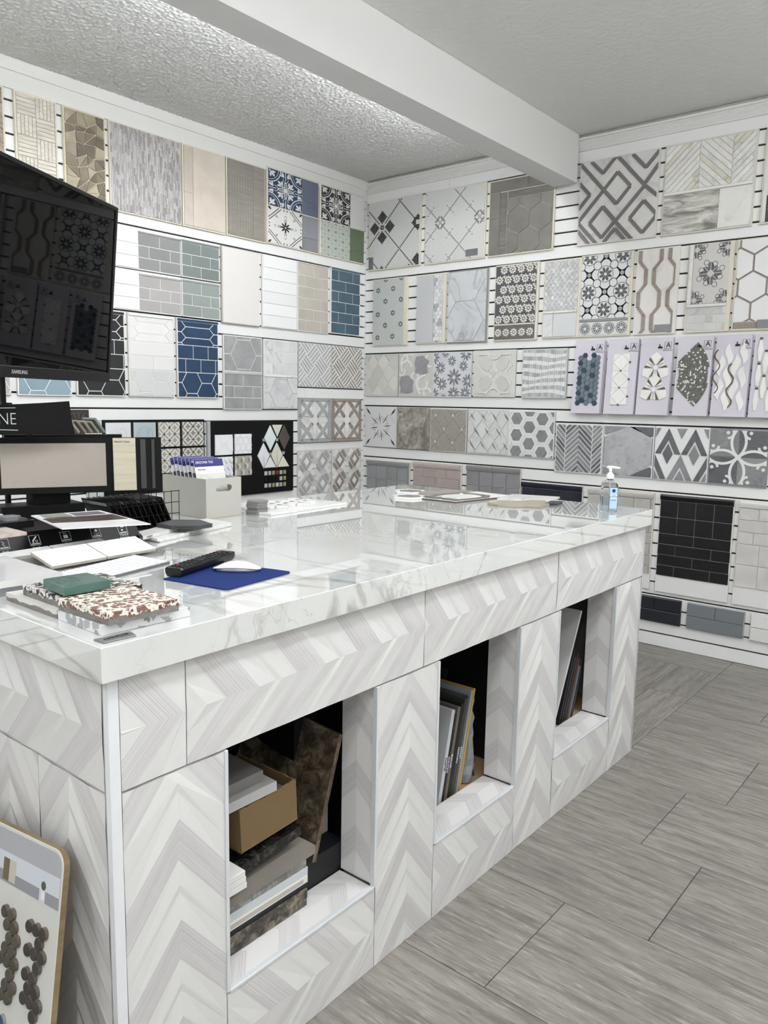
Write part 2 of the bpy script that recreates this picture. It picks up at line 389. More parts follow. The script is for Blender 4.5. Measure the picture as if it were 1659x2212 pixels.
# ---------------------------------------------------------------- tiled counter
FE = M('#d6d6d5', 'feather', .28, '#b9b5b7', rnd=.015)
FEI = M('#dddcdb', 'feather', .22, '#bbb8b9', rnd=.01)
def feather_tile(parent, u0, v0, L_, W2, axis, origin, rz, k1=.95, k2=.95, phase=0.0, name='chevron_tile', mat=FE, th=.009, P=.19, amp=.0055, tilt=None):
    """one relief tile; long axis along u or v, chevrons pointing that way.
    (u0,v0) is its lower left corner on the wall face whose frame is origin/rz"""
    b = MB(); g = .0011; uv = []
    pr = [(0, 0.0, 1), (.16, .35, 1), (.42, 1.0, 1), (.42001, 1.0, 0), (.68, .2, 0), (.76, .5, 0), (.9999, 0.0, 0)]
    smax = L_+max(k1, k2)*W2/2+P
    fs = []
    n0 = -1
    while (n0*P+phase) < smax:
        base = n0*P+phase; n0 += 1
        for (a, ha, la), (c, hc, lc) in zip(pr, pr[1:]+[(1.0, 0.0, 0)]):
            if c-a < .001: continue
            for side, k in ((-1, k1), (1, k2)):
                q = []
                for (t, h, bb) in ((a, ha, 0), (c, hc, 0), (c, hc, 1), (a, ha, 1)):
                    s = base+t*P; off = bb*W2/2*side
                    q.append((s-k*abs(off), W2/2+off, h*amp+(1-bb)*.0022, s, la))
                if side < 0: q = q[::-1]
                q = clip([(x[0], x[1], x[2], x[3], x[4]) for x in q], g, g, L_-g, W2-g)
                if q: fs.append(q)
    def P3(a, bb, h): return (a, bb) if axis == 'u' else (W2-bb, a)
    for q in fs:
        k = len(b.v)
        pts = []
        for x in q:
            e = min(x[0]-g, L_-g-x[0], x[1]-g, W2-g-x[1]); hh = x[2]*min(1, .25+e/.012)
            uu, vv = P3(x[0], x[1], 0); pts.append(mW(uu, vv, th+hh-.003))
        b.v += pts; b.f.append(list(range(k, k+len(q)))); b.m.append(0); uv.append([(x[3], x[4]) for x in q])
    b.mats = [mat]
    nf = len(b.f)
    r = rect(g, g, (L_ if axis == 'u' else W2)-g, (W2 if axis == 'u' else L_)-g)
    kk = len(b.v); b.v += [mW(x, y, 0) for x, y in r]+[mW(x, y, th-.003) for x, y in r]
    for i in range(4): j = (i+1) % 4; b.f.append([kk+i, kk+j, kk+4+j, kk+4+i]); b.m.append(0); uv.append([(0, 0)]*4)
    me = bpy.data.meshes.new(name); me.from_pydata(b.v, [], b.f); me.materials.append(mat)
    ul = me.uv_layers.new(name='UVMap'); i = 0
    flat = [c for f in uv for p_ in f for c in p_]
    ul.data.foreach_set('uv', flat)
    me.update()
    o = bpy.data.objects.new(name, me); C.objects.link(o); o.parent = parent
    cz, sz = math.cos(rz), math.sin(rz)
    o.location = (origin[0]+u0*cz, origin[1]+u0*sz, origin[2]+v0); o.rotation_euler = (0, 0, rz)
    return o
XF, YN, YF, XB = 2.775, -3.829, -1.485, 1.60
ZS, ZO, ZB, ZT = .734, .222, .945, 1.0056
CT = thing('tiled_counter', 'long shop counter clad in white chevron relief tiles with three open cubbies', 'counter', (2.18, -2.66, 0))
def cc(b, name, **k): return b.build(name, CT, (-2.18, 2.66, 0), **k)
OP = [(-3.585, -3.124), (-2.879, -2.445), (-2.194, -1.730)]
core = M('#8d8a86', rough=.8)
x1 = XF-.0095
b = MB(); b.box(x1-.09, YN+.012, ZS+.004, x1, YF-.003, ZB, core); b.box(x1-.09, YN+.012, 0, x1, YF-.003, ZO-.008, core)
cols = [(YN+.012, OP[0][0]), (OP[0][1], OP[1][0]), (OP[1][1], OP[2][0]), (OP[2][1], YF-.003)]
for a, c in cols: b.box(x1-.09, a+.006, ZO-.008, x1, c-.006, ZS+.004, core)
b.box(XB, YN+.012, 0, x1-.09, YN+.06, ZB, core); b.box(XB, YF-.05, 0, x1-.09, YF-.003, ZB, core); b.box(XB, YN+.06, 0, XB+.02, YF-.05, ZB, core)
cc(b, 'carcass')
b = MB(); b.box(XB+.02, YN+.06, .19, x1-.092, YF-.05, .208, M('#b79a75', 'wood', .6, '#a5855f')); cc(b, 'plywood_shelf')
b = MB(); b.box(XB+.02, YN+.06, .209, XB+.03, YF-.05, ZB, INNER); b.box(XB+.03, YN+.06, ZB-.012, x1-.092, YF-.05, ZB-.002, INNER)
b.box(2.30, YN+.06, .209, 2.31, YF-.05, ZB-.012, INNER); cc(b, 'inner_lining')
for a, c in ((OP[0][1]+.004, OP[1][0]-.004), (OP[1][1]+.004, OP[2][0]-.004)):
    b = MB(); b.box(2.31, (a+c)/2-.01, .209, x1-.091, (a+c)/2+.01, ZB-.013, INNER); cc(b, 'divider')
O = (XF-2.18-.009, 2.66, 0)   # frame of the front face: u = world y
hz = dict(k1=1.0, k2=.8)
ph = [.05, .09, .02, .16]
xs = [YN+.022, -3.672, -2.945, -2.22, YF]
for i in range(4): feather_tile(CT, xs[i], ZS+.002, xs[i+1]-xs[i], ZB-ZS-.002, 'u', O, pi/2, phase=ph[i], **hz)
for i, (a, c) in enumerate(cols): feather_tile(CT, a if i else YN+.022, 0, (ZS if True else 0), c-(a if i else YN+.022), 'v', O, pi/2, 1.25, 1.25, phase=[.16, .06, .12, .04][i], P=.2)
for i, (a, c) in enumerate(OP): feather_tile(CT, a, 0, c-a, ZO-.006, 'u', O, pi/2, phase=[.11, .04, .15][i], **hz)
# end face, u = world x
O2 = (-2.18, YN+.009+2.66, 0)
for a, c, q in ((2.02, 2.755, .10), (1.60, 2.02, .03)): feather_tile(CT, a, ZS+.002, c-a, ZB-ZS-.002, 'u', O2, 0, phase=q, **hz)
for a, c, q in ((2.521, 2.755, .13), (2.287, 2.521, .05), (2.053, 2.287, .15), (1.819, 2.053, .02), (1.6, 1.819, .1)): feather_tile(CT, a, 0, ZS, c-a, 'v', O2, 0, 1.25, 1.25, phase=q, P=.2)
O3 = (2.775-2.18, YF-.004+2.66, 0)
for a in range(4): feather_tile(CT, a*.29, 0, ZB, .29, 'v', O3, pi, 1.25, 1.25, phase=.04*a)
b = MB(); b.box(XF-.013, YN, 0, XF+.001, YN+.020, ZB, M('#dfe2e6', rough=.25)); cc(b, 'corner_trim')
# cubby linings: sill tile, jamb tiles, bright edge profiles
for i, (a, c) in enumerate(OP):
    xi = 2.66
    feather_tile(CT, a+.006, 0, c-a-.012, XF-.012-xi, 'u', (0, 0, 0), 0, phase=.03+.05*i, name='sill_tile', mat=FEI, amp=.0004, P=.16)
    o = CT.children[-1]; o.rotation_euler = (-pi/2, 0, pi/2)
    o.matrix_local = Matrix.Translation((xi-2.18, 0+2.66, ZO-.0085)) @ Matrix(((0, 0, 1, 0), (1, 0, 0, 0), (0, -1, 0, 0), (0, 0, 0, 1))) @ Matrix.Translation((a+.006, 0, 0))
    o = feather_tile(CT, 0, 0, ZS-ZO-.002, XF-.012-xi, 'v', (xi-2.18, c+.0045+2.66-.001, ZO), 0, 1.0, 1.0, phase=.07, name='jamb_tile', mat=FEI, amp=.0004, P=.17)
    o = feather_tile(CT, 0, 0, ZS-ZO-.002, XF-.012-xi, 'v', (XF-.012-2.18, a-.0045+2.66+.001, ZO), pi, 1.0, 1.0, phase=.07, name='jamb_tile', mat=FEI, amp=.0004, P=.17)
    pm = M('#d6dade', rough=.25, metal=.1)
    for (y0, y1, z0, z1) in ((c-.0065, c+.001, ZO-.002, ZS), (a-.001, a+.0065, ZO-.002, ZS), (a+.0065, c-.0065, ZO-.006, ZO+.0005)):
        b = MB(); b.box(XF-.0125, y0, z0, XF+.0005, y1, z1, pm, .001); cc(b, 'edge_profile')
# ---------------------------------------------------------------- worktop
SL = bpy.data.materials.new('calacatta'); SL.use_nodes = True
def slab_mat():
    T = SL.node_tree; N = T.nodes; L = T.links; B = N['Principled BSDF']; B.inputs['Roughness'].default_value = .03; B.inputs['Specular IOR Level'].default_value = .6; B.inputs['Coat Weight'].default_value = 1; B.inputs['Coat Roughness'].default_value = .012; B.inputs['Coat IOR'].default_value = 1.7
    tc = N.new('ShaderNodeTexCoord')
    def noi(v, sc, det, dist, ro=.55):
        n = N.new('ShaderNodeTexNoise'); L.new(v, n.inputs[0]); n.inputs['Scale'].default_value = sc; n.inputs['Detail'].default_value = det; n.inputs['Distortion'].default_value = dist; n.inputs['Roughness'].default_value = ro; return n.outputs[0]
    def rmp(v, pts):
        r = N.new('ShaderNodeValToRGB'); L.new(v, r.inputs[0]); e = r.color_ramp.elements
        while len(e) < len(pts): e.new(.5)
        for q, (p_, c) in zip(e, pts): q.position = p_; q.color = (c, c, c, 1)
        return r.outputs[0]
    mp = N.new('ShaderNodeMapping'); L.new(tc.outputs['Object'], mp.inputs[0]); mp.inputs['Rotation'].default_value = (.35, .2, .30); mp.inputs['Scale'].default_value = (.45, 2.2, 1.6)
    v1 = rmp(noi(mp.outputs[0], 1.15, 6, .35, .5), [(.487, 0), (.5, 1), (.513, 0)])
    v2 = rmp(noi(mp.outputs[0], 3.4, 7, .5, .6), [(.491, 0), (.5, .6), (.509, 0)])
    br = rmp(noi(mp.outputs[0], 1.6, 3, .2), [(.42, 0), (.66, 1)])
    def mix(f, a, b_):
        x = N.new('ShaderNodeMix'); x.data_type = 'RGBA'
        if hasattr(f, 'node'): L.new(f, x.inputs[0])
        else: x.inputs[0].default_value = f
        for i, q in ((6, a), (7, b_)):
            if hasattr(q, 'node'): L.new(q, x.inputs[i])
            else: x.inputs[i].default_value = q
        return x.outputs[2]
    def mul(a, b_):
        m = N.new('ShaderNodeMath'); m.operation = 'MULTIPLY'; L.new(a, m.inputs[0])
        if hasattr(b_, 'node'): L.new(b_, m.inputs[1])
        else: m.inputs[1].default_value = b_
        return m.outputs[0]
    base = mix(mul(br, .4), lin('#dcdedc'), lin('#cacccb'))
    c = mix(mul(v1, rmp(noi(mp.outputs[0], 2.2, 2, 0), [(.35, .15), (.6, .85)])), base, lin('#a3a39d'))
    c = mix(mul(v2, rmp(noi(tc.outputs['Object'], 3, 2, 0), [(.45, 0), (.62, .8)])), c, lin('#9a9992'))
    L.new(c, B.inputs['Base Color'])
slab_mat()
b = MB(); b.box(1.565, -3.849, ZB, 2.795, -1.481, ZT, SL, .0012)
o = b.build('countertop'); o['label'] = 'long polished white marble-look worktop on the tiled counter'; o['category'] = 'countertop'
# ---------------------------------------------------------------- sample boards on the slat walls
_pc = {}
class Board:
    def __init__(s, wall, u0, z0, w_, h, label, group, edge=EDGE, face=None, th=.014, cat='tile sample board', off=.001, name='sample_board', backing='backing_board'):
        s.w, s.h, s.th = w_, h, th
        loc = (off, u0, z0) if wall == 'L' else (u0, -off, z0)
        s.t = thing(name, label, cat, loc, pi/2 if wall == 'L' else 0, group)
        b = MB(); b.prism(rect(0, 0, w_, h), 0, th, face or edge, mW, .0008, side=edge); b.build(backing, s.t)
    def piece(s, poly, m, name='tile', h=.005, gap=.0014, bev=.0008, d=None, min_area=6e-5):
        poly = ccw(poly)
        if abs(area2(poly)) < min_area: return
        q = shrink(poly, gap/2)
        if area2(q) <= 0: return
        d = s.th if d is None else d
        x0, y0 = q[0]; rel = tuple((round(x-x0, 4), round(y-y0, 4)) for x, y in q)
        k = (rel, m.name, round(h, 4), bev)
        if k not in _pc: _pc[k] = MB().prism([(x, y) for x, y in rel], -.0004, h, m, mW, bev).mesh(name)
        o = bpy.data.objects.new(name, _pc[k]); C.objects.link(o); o.parent = s.t; o.location = (x0, -d, y0)
        return o
    def joined(s, name, items, d=None, h=.0, stuff=True, gap=0.0):
        "items: (polygon, material); many tiny or printed shapes joined into one part"
        b = MB(); d = s.th if d is None else d
        for i, it in enumerate(items):
            p_, m = it[0], it[1]; dd = d+(it[2] if len(it) > 2 else 0)+((i % 40)*2e-5 if h else 0)
            if gap: p_ = shrink(p_, gap/2)
            if len(p_) < 3 or abs(area2(p_)) < 1e-7: continue
            if h: b.prism(p_, dd-.0003, dd+h, m, mW)
            else: b.poly([(x, y, dd) for x, y in ccw(p_)], m, mW)
        if not b.v: return
        o = b.build(name, s.t)
        if stuff: o['kind'] = 'stuff'
        return o
def cl(items, x0, y0, x1, y1):
    o = []
    for it in items:
        q = clip(it[0], x0, y0, x1, y1)
        if q: o.append((q,)+tuple(it[1:]))
    return o
def bricks(x0, y0, x1, y1, bw, bh, off=.5, start=0):
    "rows from the top"
    o = []; y = y1; r = start
    while y > y0+.002:
        x = x0-(bw*off if r % 2 else 0)
        while x < x1-.002:
            q = clip(rect(x, y-bh, x+bw, y), x0, y0, x1, y1)
            if q: o.append(q)
            x += bw
        y -= bh; r += 1
    return o
def hexes(x0, y0, x1, y1, R, flat=True, ox=0, oy=0, sx=1.0):
    "flat=True: pointed left and right"
    o = []
    dx, dy = (1.5*R, math.sqrt(3)*R) if flat else (math.sqrt(3)*R, 1.5*R)
    for i in range(-3, int((x1-x0)/dx)+4):
        for j in range(-3, int((y1-y0)/dy)+4):
            cx = x0+ox+i*dx+(0 if flat else (j % 2)*dx/2); cy = y0+oy+j*dy+((i % 2)*dy/2 if flat else 0)
            q = clip(circ(cx, cy, R*sx, 6, 0 if flat else pi/2), x0, y0, x1, y1)
            if q: o.append(q)
    return o
def pickets(x0, y0, x1, y1, L_, H2, pt, ox=0):
    "long hexagons lying flat in running bond"
    o = []; r = 0; y = y1-H2/2
    for r in range(int((y1-y0)/(H2/2))+3):
        cy = y1-r*H2/2
        for k in range(-2, 4):
            cx = x0+ox+k*(L_-pt)*2+((L_-pt) if r % 2 else 0)
            q = [(cx-L_/2, cy), (cx-L_/2+pt, cy-H2/2), (cx+L_/2-pt, cy-H2/2), (cx+L_/2, cy), (cx+L_/2-pt, cy+H2/2), (cx-L_/2+pt, cy+H2/2)]
            q = clip(q, x0, y0, x1, y1)
            if q: o.append(q)
    return o
def strip_weave(w_, h, s, n, A, B_, x0=0, y0=0):
    "45 degree squares filled with strips turned alternately"
    o = []; c = math.sqrt(.5)
    def T(a, b2): return (x0+(a-b2)*c, y0+(a+b2)*c)
    k = int((w_+h)/s)+2
    for i in range(-1, k):
        for j in range(-k, k):
            for t in range(n):
                f0, f1 = t/n, (t+1)/n
                if (i+j) % 2: p_ = [T((i+f0)*s, j*s), T((i+f1)*s, j*s), T((i+f1)*s, (j+1)*s), T((i+f0)*s, (j+1)*s)]
                else: p_ = [T(i*s, (j+f0)*s), T((i+1)*s, (j+f0)*s), T((i+1)*s, (j+f1)*s), T(i*s, (j+f1)*s)]
                q = clip(p_, x0, y0, x0+w_, y0+h)
                if q: o.append((q, A if t % 2 else B_))
    return o
# stones and glazes
CARR = M('#dcdddd', 'marble', .3, '#a9acb0', 1.0); GREYM = M('#b9babb', 'marble', .35, '#85888b', 2.2)
WM = M('#e6e6e4', 'marble', .3, '#c4c5c4', 1.2); DGM = M('#8b8d90', 'cloud', .35, '#6d7074', 2)
GL = lambda h, bump=.35: M(h, 'plain', .12, rnd=.06, bump=bump, bscale=22)
def fleur(cx, cy, s, bg, fg):
    "scrolled four-leaf printed tile, pale figures on a dark ground; s = side"
    o = [(rect(cx-s/2, cy-s/2, cx+s/2, cy+s/2), fg, .0002)]; z = .0004
    for k in range(4):
        a = k*pi/2
        def P(r, t): return (cx+r*s*math.cos(a+t), cy+r*s*math.sin(a+t))
        o.append((circ(*P(.115, 0), .115*s, 10, 0, .05*s, a), bg, z)); o.append((circ(*P(.125, 0), .075*s, 8, 0, .028*s, a), fg, z+.0002)); o.append((circ(*P(.125, 0), .055*s, 8, 0, .008*s, a), bg, z+.0003))
        d = a+pi/4
        def D(r, t): return (cx+r*s*math.cos(d)-t*s*math.sin(d), cy+r*s*math.sin(d)+t*s*math.cos(d))
        for rr_, sg in ((.0, 1), (.56, -1)):      # palmettes: inner ring, and corners
            B0 = .10 if sg > 0 else .66
            for t0, r1, l, w9, an in ((0, .13, .11, .035, 0), (.055, .10, .085, .030, .75), (-.055, .10, .085, .030, -.75)):
                o.append((circ(*D(B0+sg*r1, t0), l*s*.8, 8, 0, w9*s, d+an*sg), bg, z+.0001))
            o.append((circ(*D(B0+sg*.03, 0), .05*s, 7, 0, .022*s, d), bg, z+.0001))
        for r_, wd in ((.285, .026), (.235, .012)):
            o += [(q, bg, z+.0002) for q in arc(*D(.7071, 0), r_*s*1.25, d+pi-1.05, d+pi+1.05, wd*s, 10)]
        for sg in (-1, 1):
            o.append((circ(*P(.425, .19*sg), .075*s, 8, 0, .036*s, a+sg*.35), bg, z+.0001)); o.append((circ(*P(.40, .29*sg), .05*s, 7, 0, .022*s, a+sg*1.3), bg, z+.0001))
        o += [(q, bg, z+.0002) for q in stroke([P(.27, 0), P(.5, 0)], .02*s)]
        o += [(q, bg, z+.0002) for q in arc(*P(.30, 0), .075*s, a+1.2, a+2*pi-1.2, .016*s, 8)]
    return cl(o, cx-s/2, cy-s/2, cx+s/2, cy+s/2)
def snow(cx, cy, s, bg, fg):
    o = [(rect(cx-s/2, cy-s/2, cx+s/2, cy+s/2), bg, .0002)]; z = .0004
    for k in range(8):
        a = k*pi/4
        o.append((circ(cx+.085*s*math.cos(a), cy+.085*s*math.sin(a), .07*s, 8, 0, .026*s, a), fg, z))
    for k in range(4):
        a = k*pi/2
        def P(r, t): return (cx+r*s*math.cos(a+t), cy+r*s*math.sin(a+t))
        for x in (-.02, .02): o += [(q, fg, z) for q in stroke([(cx+.13*s*math.cos(a)-x*s*math.sin(a), cy+.13*s*math.sin(a)+x*s*math.cos(a)), (cx+.24*s*math.cos(a)-x*s*math.sin(a), cy+.24*s*math.sin(a)+x*s*math.cos(a))], .014*s)]
        o += [(q, fg, z) for q in arc(*P(.29, 0), .03*s, a-2, a+2, .012*s, 6)]
        # double outlined octagon sides
        for r_, wd in ((.50, .020), (.57, .020)):
            o += [(q, fg, z) for q in stroke([P(r_, pi/4-.52), P(r_*.86, pi/4), P(r_, pi/4+.52)], wd*s)]
        o += [(q, fg, z) for q in stroke([P(.40, pi/4-.06), P(.33, pi/4), P(.40, pi/4+.06)], .02*s)]
        for t in (-.1, .1): o.append((circ(*P(.47, t), .03*s, 6, 0, .014*s, a+t*6), fg, z+.0001))
        o.append((circ(*P(.66, pi/4), .07*s, 8, 0, .03*s, a+pi/4), fg, z))
    return cl(o, cx-s/2, cy-s/2, cx+s/2, cy+s/2)
def rosette(cx, cy, s, bg, fg, lw=.03):
    "small scroll tile"
    o = [(rect(cx-s/2, cy-s/2, cx+s/2, cy+s/2), bg, .0002)]; z = .0004
    o += [(q, fg, z) for q in arc(cx, cy, .1*s, 0, 2*pi, lw*s, 10)]
    for k in range(8):
        a = k*pi/4+pi/8
        o.append((circ(cx+.22*s*math.cos(a), cy+.22*s*math.sin(a), .075*s, 7, 0, .035*s, a), fg, z))
    for k in range(4):
        a = k*pi/2
        o += [(q, fg, z) for q in arc(cx+.36*s*math.cos(a), cy+.36*s*math.sin(a), .09*s, a-2.3, a+2.3, lw*s, 7)]
        b2 = a+pi/4
        o += [(q, fg, z+.0001) for q in arc(cx+.62*s*math.cos(b2), cy+.62*s*math.sin(b2), .22*s, b2+pi-1.1, b2+pi+1.1, lw*s, 7)]
        o.append((circ(cx+.62*s*math.cos(b2), cy+.62*s*math.sin(b2), .11*s, 8, 0, .07*s, b2), fg, z))
    return cl(o, cx-s/2, cy-s/2, cx+s/2, cy+s/2)
GA = 'sample boards in the top row on the left wall'; GB = 'ceramic sample boards in the second row on the left wall'
GC = 'sample boards in the third row on the left wall'; GD = 'inlaid marble boards beside the corner on the left wall'
GF = 'large sample boards in the top row on the back wall'; GG = 'sample boards in the second row on the back wall'
GH = 'square sample boards in the third row on the back wall'; GI = 'square sample boards in the fourth row on the back wall'
GJ = 'grey inlaid boards behind the hand sanitizer'; GL_ = 'glazed tile boards low on the back wall'; GM_ = 'small boards in the bottom row on the back wall'

# --- left wall, top row
B = Board('L', -2.95, 2.395, .315, .45, 'brown wood-look chevron board at the far left above the television', GA)
wd = M('#ab9e8e', 'wood', .5, '#857765')
for j in range(-3, 9):
    for sgn, xa, xb in ((1, .17, .24), (-1, .24, .31)):
        q = [(xa, j*.06), (xb, j*.06+.07*sgn), (xb, j*.06+.058+.07*sgn), (xa, j*.06+.058)] if sgn > 0 else [(xa, j*.06+.07), (xb, j*.06), (xb, j*.06+.058), (xa, j*.06+.128)]
        q = clip(q, .01, .01, .305, .44)
        if q: B.piece(q, wd, 'tile')
B = Board('L', -2.587, 2.395, .212, .45, 'whitewashed basketweave plank board behind the television top edge', GA)
bw = M('#dcd7cb', 'wood', .5, '#bdb5a6', 2); c_ = .095
for i in range(3):
    for j in range(5):
        x, y = .008+i*c_, .442-(j+1)*c_
        for k in range(5):
            q = rect(x, y+k*c_/5, x+c_, y+(k+1)*c_/5) if (i+j) % 2 == 0 else rect(x+k*c_/5, y, x+(k+1)*c_/5, y+c_)
            q = clip(q, .008, .006, .204, .442)
            if q: B.piece(q, bw, 'tile', gap=.002)
B = Board('L', -2.343, 2.395, .232, .45, 'brown crazy-paving stone board with cream joints', GA, face=M('#cdc3aa', rough=.6))
rr = random.Random(3); cols_ = [M(c, 'cloud', .5, d, 3) for c, d in (('#8c7e68', '#6f6351'), ('#a59a82', '#8d826c'), ('#766958', '#5f5546'), ('#b3a88f', '#9a8f77'))]
gx, gy = 4, 8; P_ = [[(.008+(.216*i/gx)+(rr.uniform(-.018, .018) if 0 < i < gx else 0), .008+.434*j/gy+(rr.uniform(-.018, .018) if 0 < j < gy else 0)) for j in range(gy+1)] for i in range(gx+1)]
for i in range(gx):
    for j in range(gy):
        a, b_, c_, d = P_[i][j], P_[i+1][j], P_[i+1][j+1], P_[i][j+1]; t = rr.random()
        for q in ([[a, b_, c_, d]] if t < .45 else ([[a, b_, c_], [a, c_, d]] if t < .72 else [[a, b_, d], [b_, c_, d]])): B.piece(q, rr.choice(cols_), 'stone', gap=.004)
B = Board('L', -2.089, 2.392, .452, .452, 'large grey board of tiny stacked stone strips above the television corner', GA)
cc3 = [M(c, rough=.5, rnd=0) for c in ('#a9a5a5', '#bcb8b8', '#96928f', '#b1acae')]
it = []
for i in range(46):
    y = .444+rr.uniform(0, .03); x = .006+i*.00957
    while y > .006:
        l = rr.uniform(.028, .05); q = clip(rect(x, y-l, x+.0090, y-.0006), .006, .006, .446, .446)
        if q: it.append((q, rr.choice(cc3), rr.uniform(0, .0025)))
        y -= l
B.joined('stone_strips', it, h=.002)
B = Board('L', -1.628, 2.392, .310, .455, 'plain beige stone board with one narrow strip on its left', GA)
be = M('#cabfb0', 'cloud', .5, '#beb2a2'); be2 = M('#d0c6b9', 'cloud', .5, '#c2b6a8')
B.piece(rect(.008, .19, .07, .447), be, gap=.001); B.piece(rect(.008, .008, .07, .19), be2, gap=.001); B.piece(rect(.071, .008, .302, .447), be2, gap=.001)
B = Board('L', -1.310, 2.395, .314, .457, 'taupe ribbed board beside the blue patterned tile', GA)
tp = M('#98928a', 'wood', .5, '#8b857c')
for a, b_, c_, d in ((.008, .12, .205, .448), (.008, .008, .205, .12), (.206, .008, .306, .448)): B.piece(rect(a, b_, c_, d), tp, gap=.001)
it = []
for i in range(9): x = .02+i*.021; it.append((rect(x, .009, x+.016, .447), tp))
B.joined('ribs', it, d=.019, h=.0007, stuff=False)
navy, ink, pw = M('#2a4468', rough=.4, rnd=0), M('#2e2d2e', rough=.4, rnd=0), M('#dcdcda', rough=.4, rnd=0)
def gdam(cx, cy, s, bg, fg):
    o = []
    for i in range(4):
        for j in range(4): o += rosette(cx+(i-1.5)*s/4, cy+(j-1.5)*s/4, s/4, bg, fg, .05)
    return o
def two_by(lab, u0, w_, pa, pb, solidA, solidB, plainA=False):
    B = Board('L', u0, 2.40, w_, .47, lab, GA)
    s = .225; x0 = .007; xs_ = .312 if w_ > .47 else .305
    for cy, f, c, m in ((.349, pa[0], pa[1:], solidA), (.119, pb[0], pb[1:], solidB)):
        wp = xs_-.012
        q = []
        it = f(0, 0, .30, *c)
        # pattern square (slightly wide) scaled into its cell
        it = [([(x0+.003+(x/.30+.5)*wp, cy+y/.30*.222) for x, y in i[0]],)+tuple(i[1:]) for i in it]
        B.piece(rect(x0, cy-.114, x0+wp+.006, cy+.114), pw, 'printed_tile', gap=.001)
        B.joined('printed_pattern', it, d=.0192, stuff=f is gdam)
        if isinstance(m, str) and m == 'plain': B.piece(rect(xs_+.004, cy-.114, w_-.006, cy+.114), pw, gap=.001)
        else:
            B.piece(rect(xs_+.004, cy-.03, w_-.008, cy+.112), m, gap=.002); B.piece(rect(xs_+.004, cy-.112, w_-.008, cy-.03), m, gap=.002)
    return B
two_by('board of blue scroll tile over black snowflake tile', -.987, .474, (fleur, pw, navy), (snow, pw, ink), M('#6e758e', 'cloud', .4, '#636a82'), M('#92939b', 'cloud', .4, '#86878f'))
two_by('board of black scroll tile over green damask tile in the corner', -.503, .466, (fleur, pw, ink), (gdam, M('#ccd0c8', rough=.4, rnd=0), M('#6d7f72', rough=.4, rnd=0)), 'plain', M('#6c7d62', 'cloud', .4, '#5f7055'))

# --- left wall, second row
def sub(B, m, x0, y0, x1, y1, bw_, bh, off=.5, start=0, h=.0022, gap=.0042, name='tile'):
    for q in bricks(x0, y0, x1, y1, bw_, bh, off, start): B.piece(q, m, name, h=h, gap=gap)
GW = M('#e3e4e3', rough=.6, rnd=0)
for lab, z, m in (('glossy mid grey brick tile board, upper, with white strip tiles on its left', 2.105, GL('#8f908f')), ('paler grey brick tile board, lower, with white strip tiles on its left', 1.880, GL('#aba8a6'))):
    B = Board('L', -2.10, z, .452, .207, lab, GB, face=GW, edge=GW)
    for k in range(3): B.piece(rect(.01, .004+k*.066, .168, .068+k*.066), M('#e6e9ea', rough=.12), gap=.0015)
    sub(B, m, .170, .004, .448, .195, .139, .0636, .5, 0)
    for o_ in (): pass
    B.piece(rect(.170, .195, .448, .206), m, 'bullnose', h=.007, gap=.002)
for lab, z, m in (('grey-green glass brick board, upper of the pair', 2.105, GL('#7f8987')), ('pale grey-green glass brick board, lower of the pair', 1.880, GL('#929b98'))):
    B = Board('L', -1.644, z, .275, .210, lab, GB, face=GW, edge=M('#8b9894', rough=.3))
    sub(B, m, .003, .004, .272, .197, .136, .0643, .5, 0); B.piece(rect(.003, .198, .272, .2095), m, 'bullnose', h=.007)
B = Board('L', -1.352, 1.868, .306, .46, 'blank off-white board in the middle of the second row', GB, edge=M('#b8b3ab', rough=.5))
B.piece(rect(.004, .004, .302, .456), M('#e1dedb', rough=.35), gap=.001)
B = Board('L', -1.024, 1.872, .308, .456, 'bright white board of six stacked plank tiles', GB, edge=GW)
for k in range(6): B.piece(rect(.004, .004+k*.0745, .304, .0775+k*.0745), M('#e9eaea', rough=.15), gap=.0012)
B = Board('L', -.712, 1.872, .302, .457, 'warm beige brick tile board in the second row', GB, face=GW, edge=GW)
sub(B, M('#bfb8ae', 'cloud', .25, '#b5aea4'), .004, .004, .298, .445, .150, .0735); B.piece(rect(.004, .446, .298, .456), M('#c9c3ba', rough=.3), 'bullnose', h=.007)
B = Board('L', -.386, 1.882, .312, .452, 'slate blue brick tile board beside the corner', GB, face=GW, edge=GW)
sub(B, M('#4f6b7d', 'cloud', .25, '#455f70'), .004, .004, .308, .440, .150, .0727, .5, 1); B.piece(rect(.004, .441, .308, .451), M('#566f80', rough=.3), 'bullnose', h=.007)

# --- left wall, third row
def sampler(u0, w_, z0, h, m, grout, lab, long_mid=False):
    B = Board('L', u0, z0, w_, h, lab, GC, face=grout, edge=M('#c9c6bf', rough=.6))
    a, b_ = .150, .135
    for q in hexes(.004, .004, w_-.004, a, .072, True, .098, .085): B.piece(q, m[0], gap=.0048, h=.0022)
    sub(B, m[1], .004, a, w_-.004, h-.02-b_, w_ if long_mid else .11, (h-.02-b_-a)/2, .5, 0)
    for q in pickets(.004, h-.02-b_, w_-.004, h-.018, .235, .062, .03, .145): B.piece(q, m[1], gap=.0048, h=.0022)
    B.piece(rect(.004, h-.018, w_-.004, h-.004), m[1], 'bullnose', h=.007)
sampler(-2.95, .285, 1.405, .46, [M('#b5b2ae', rough=.25)]*2, GW, 'grey hexagon sampler board under the television at the far left')
sampler(-2.632, .285, 1.405, .46, [M('#8ea5b0', 'cloud', .25, '#84a0ad')]*2, GW, 'pale blue hexagon sampler board showing under the television')
sampler(-2.318, .290, 1.408, .46, [M('#2d2e30', rough=.25)]*2, GW, 'black hexagon and brick sampler board right of the television')
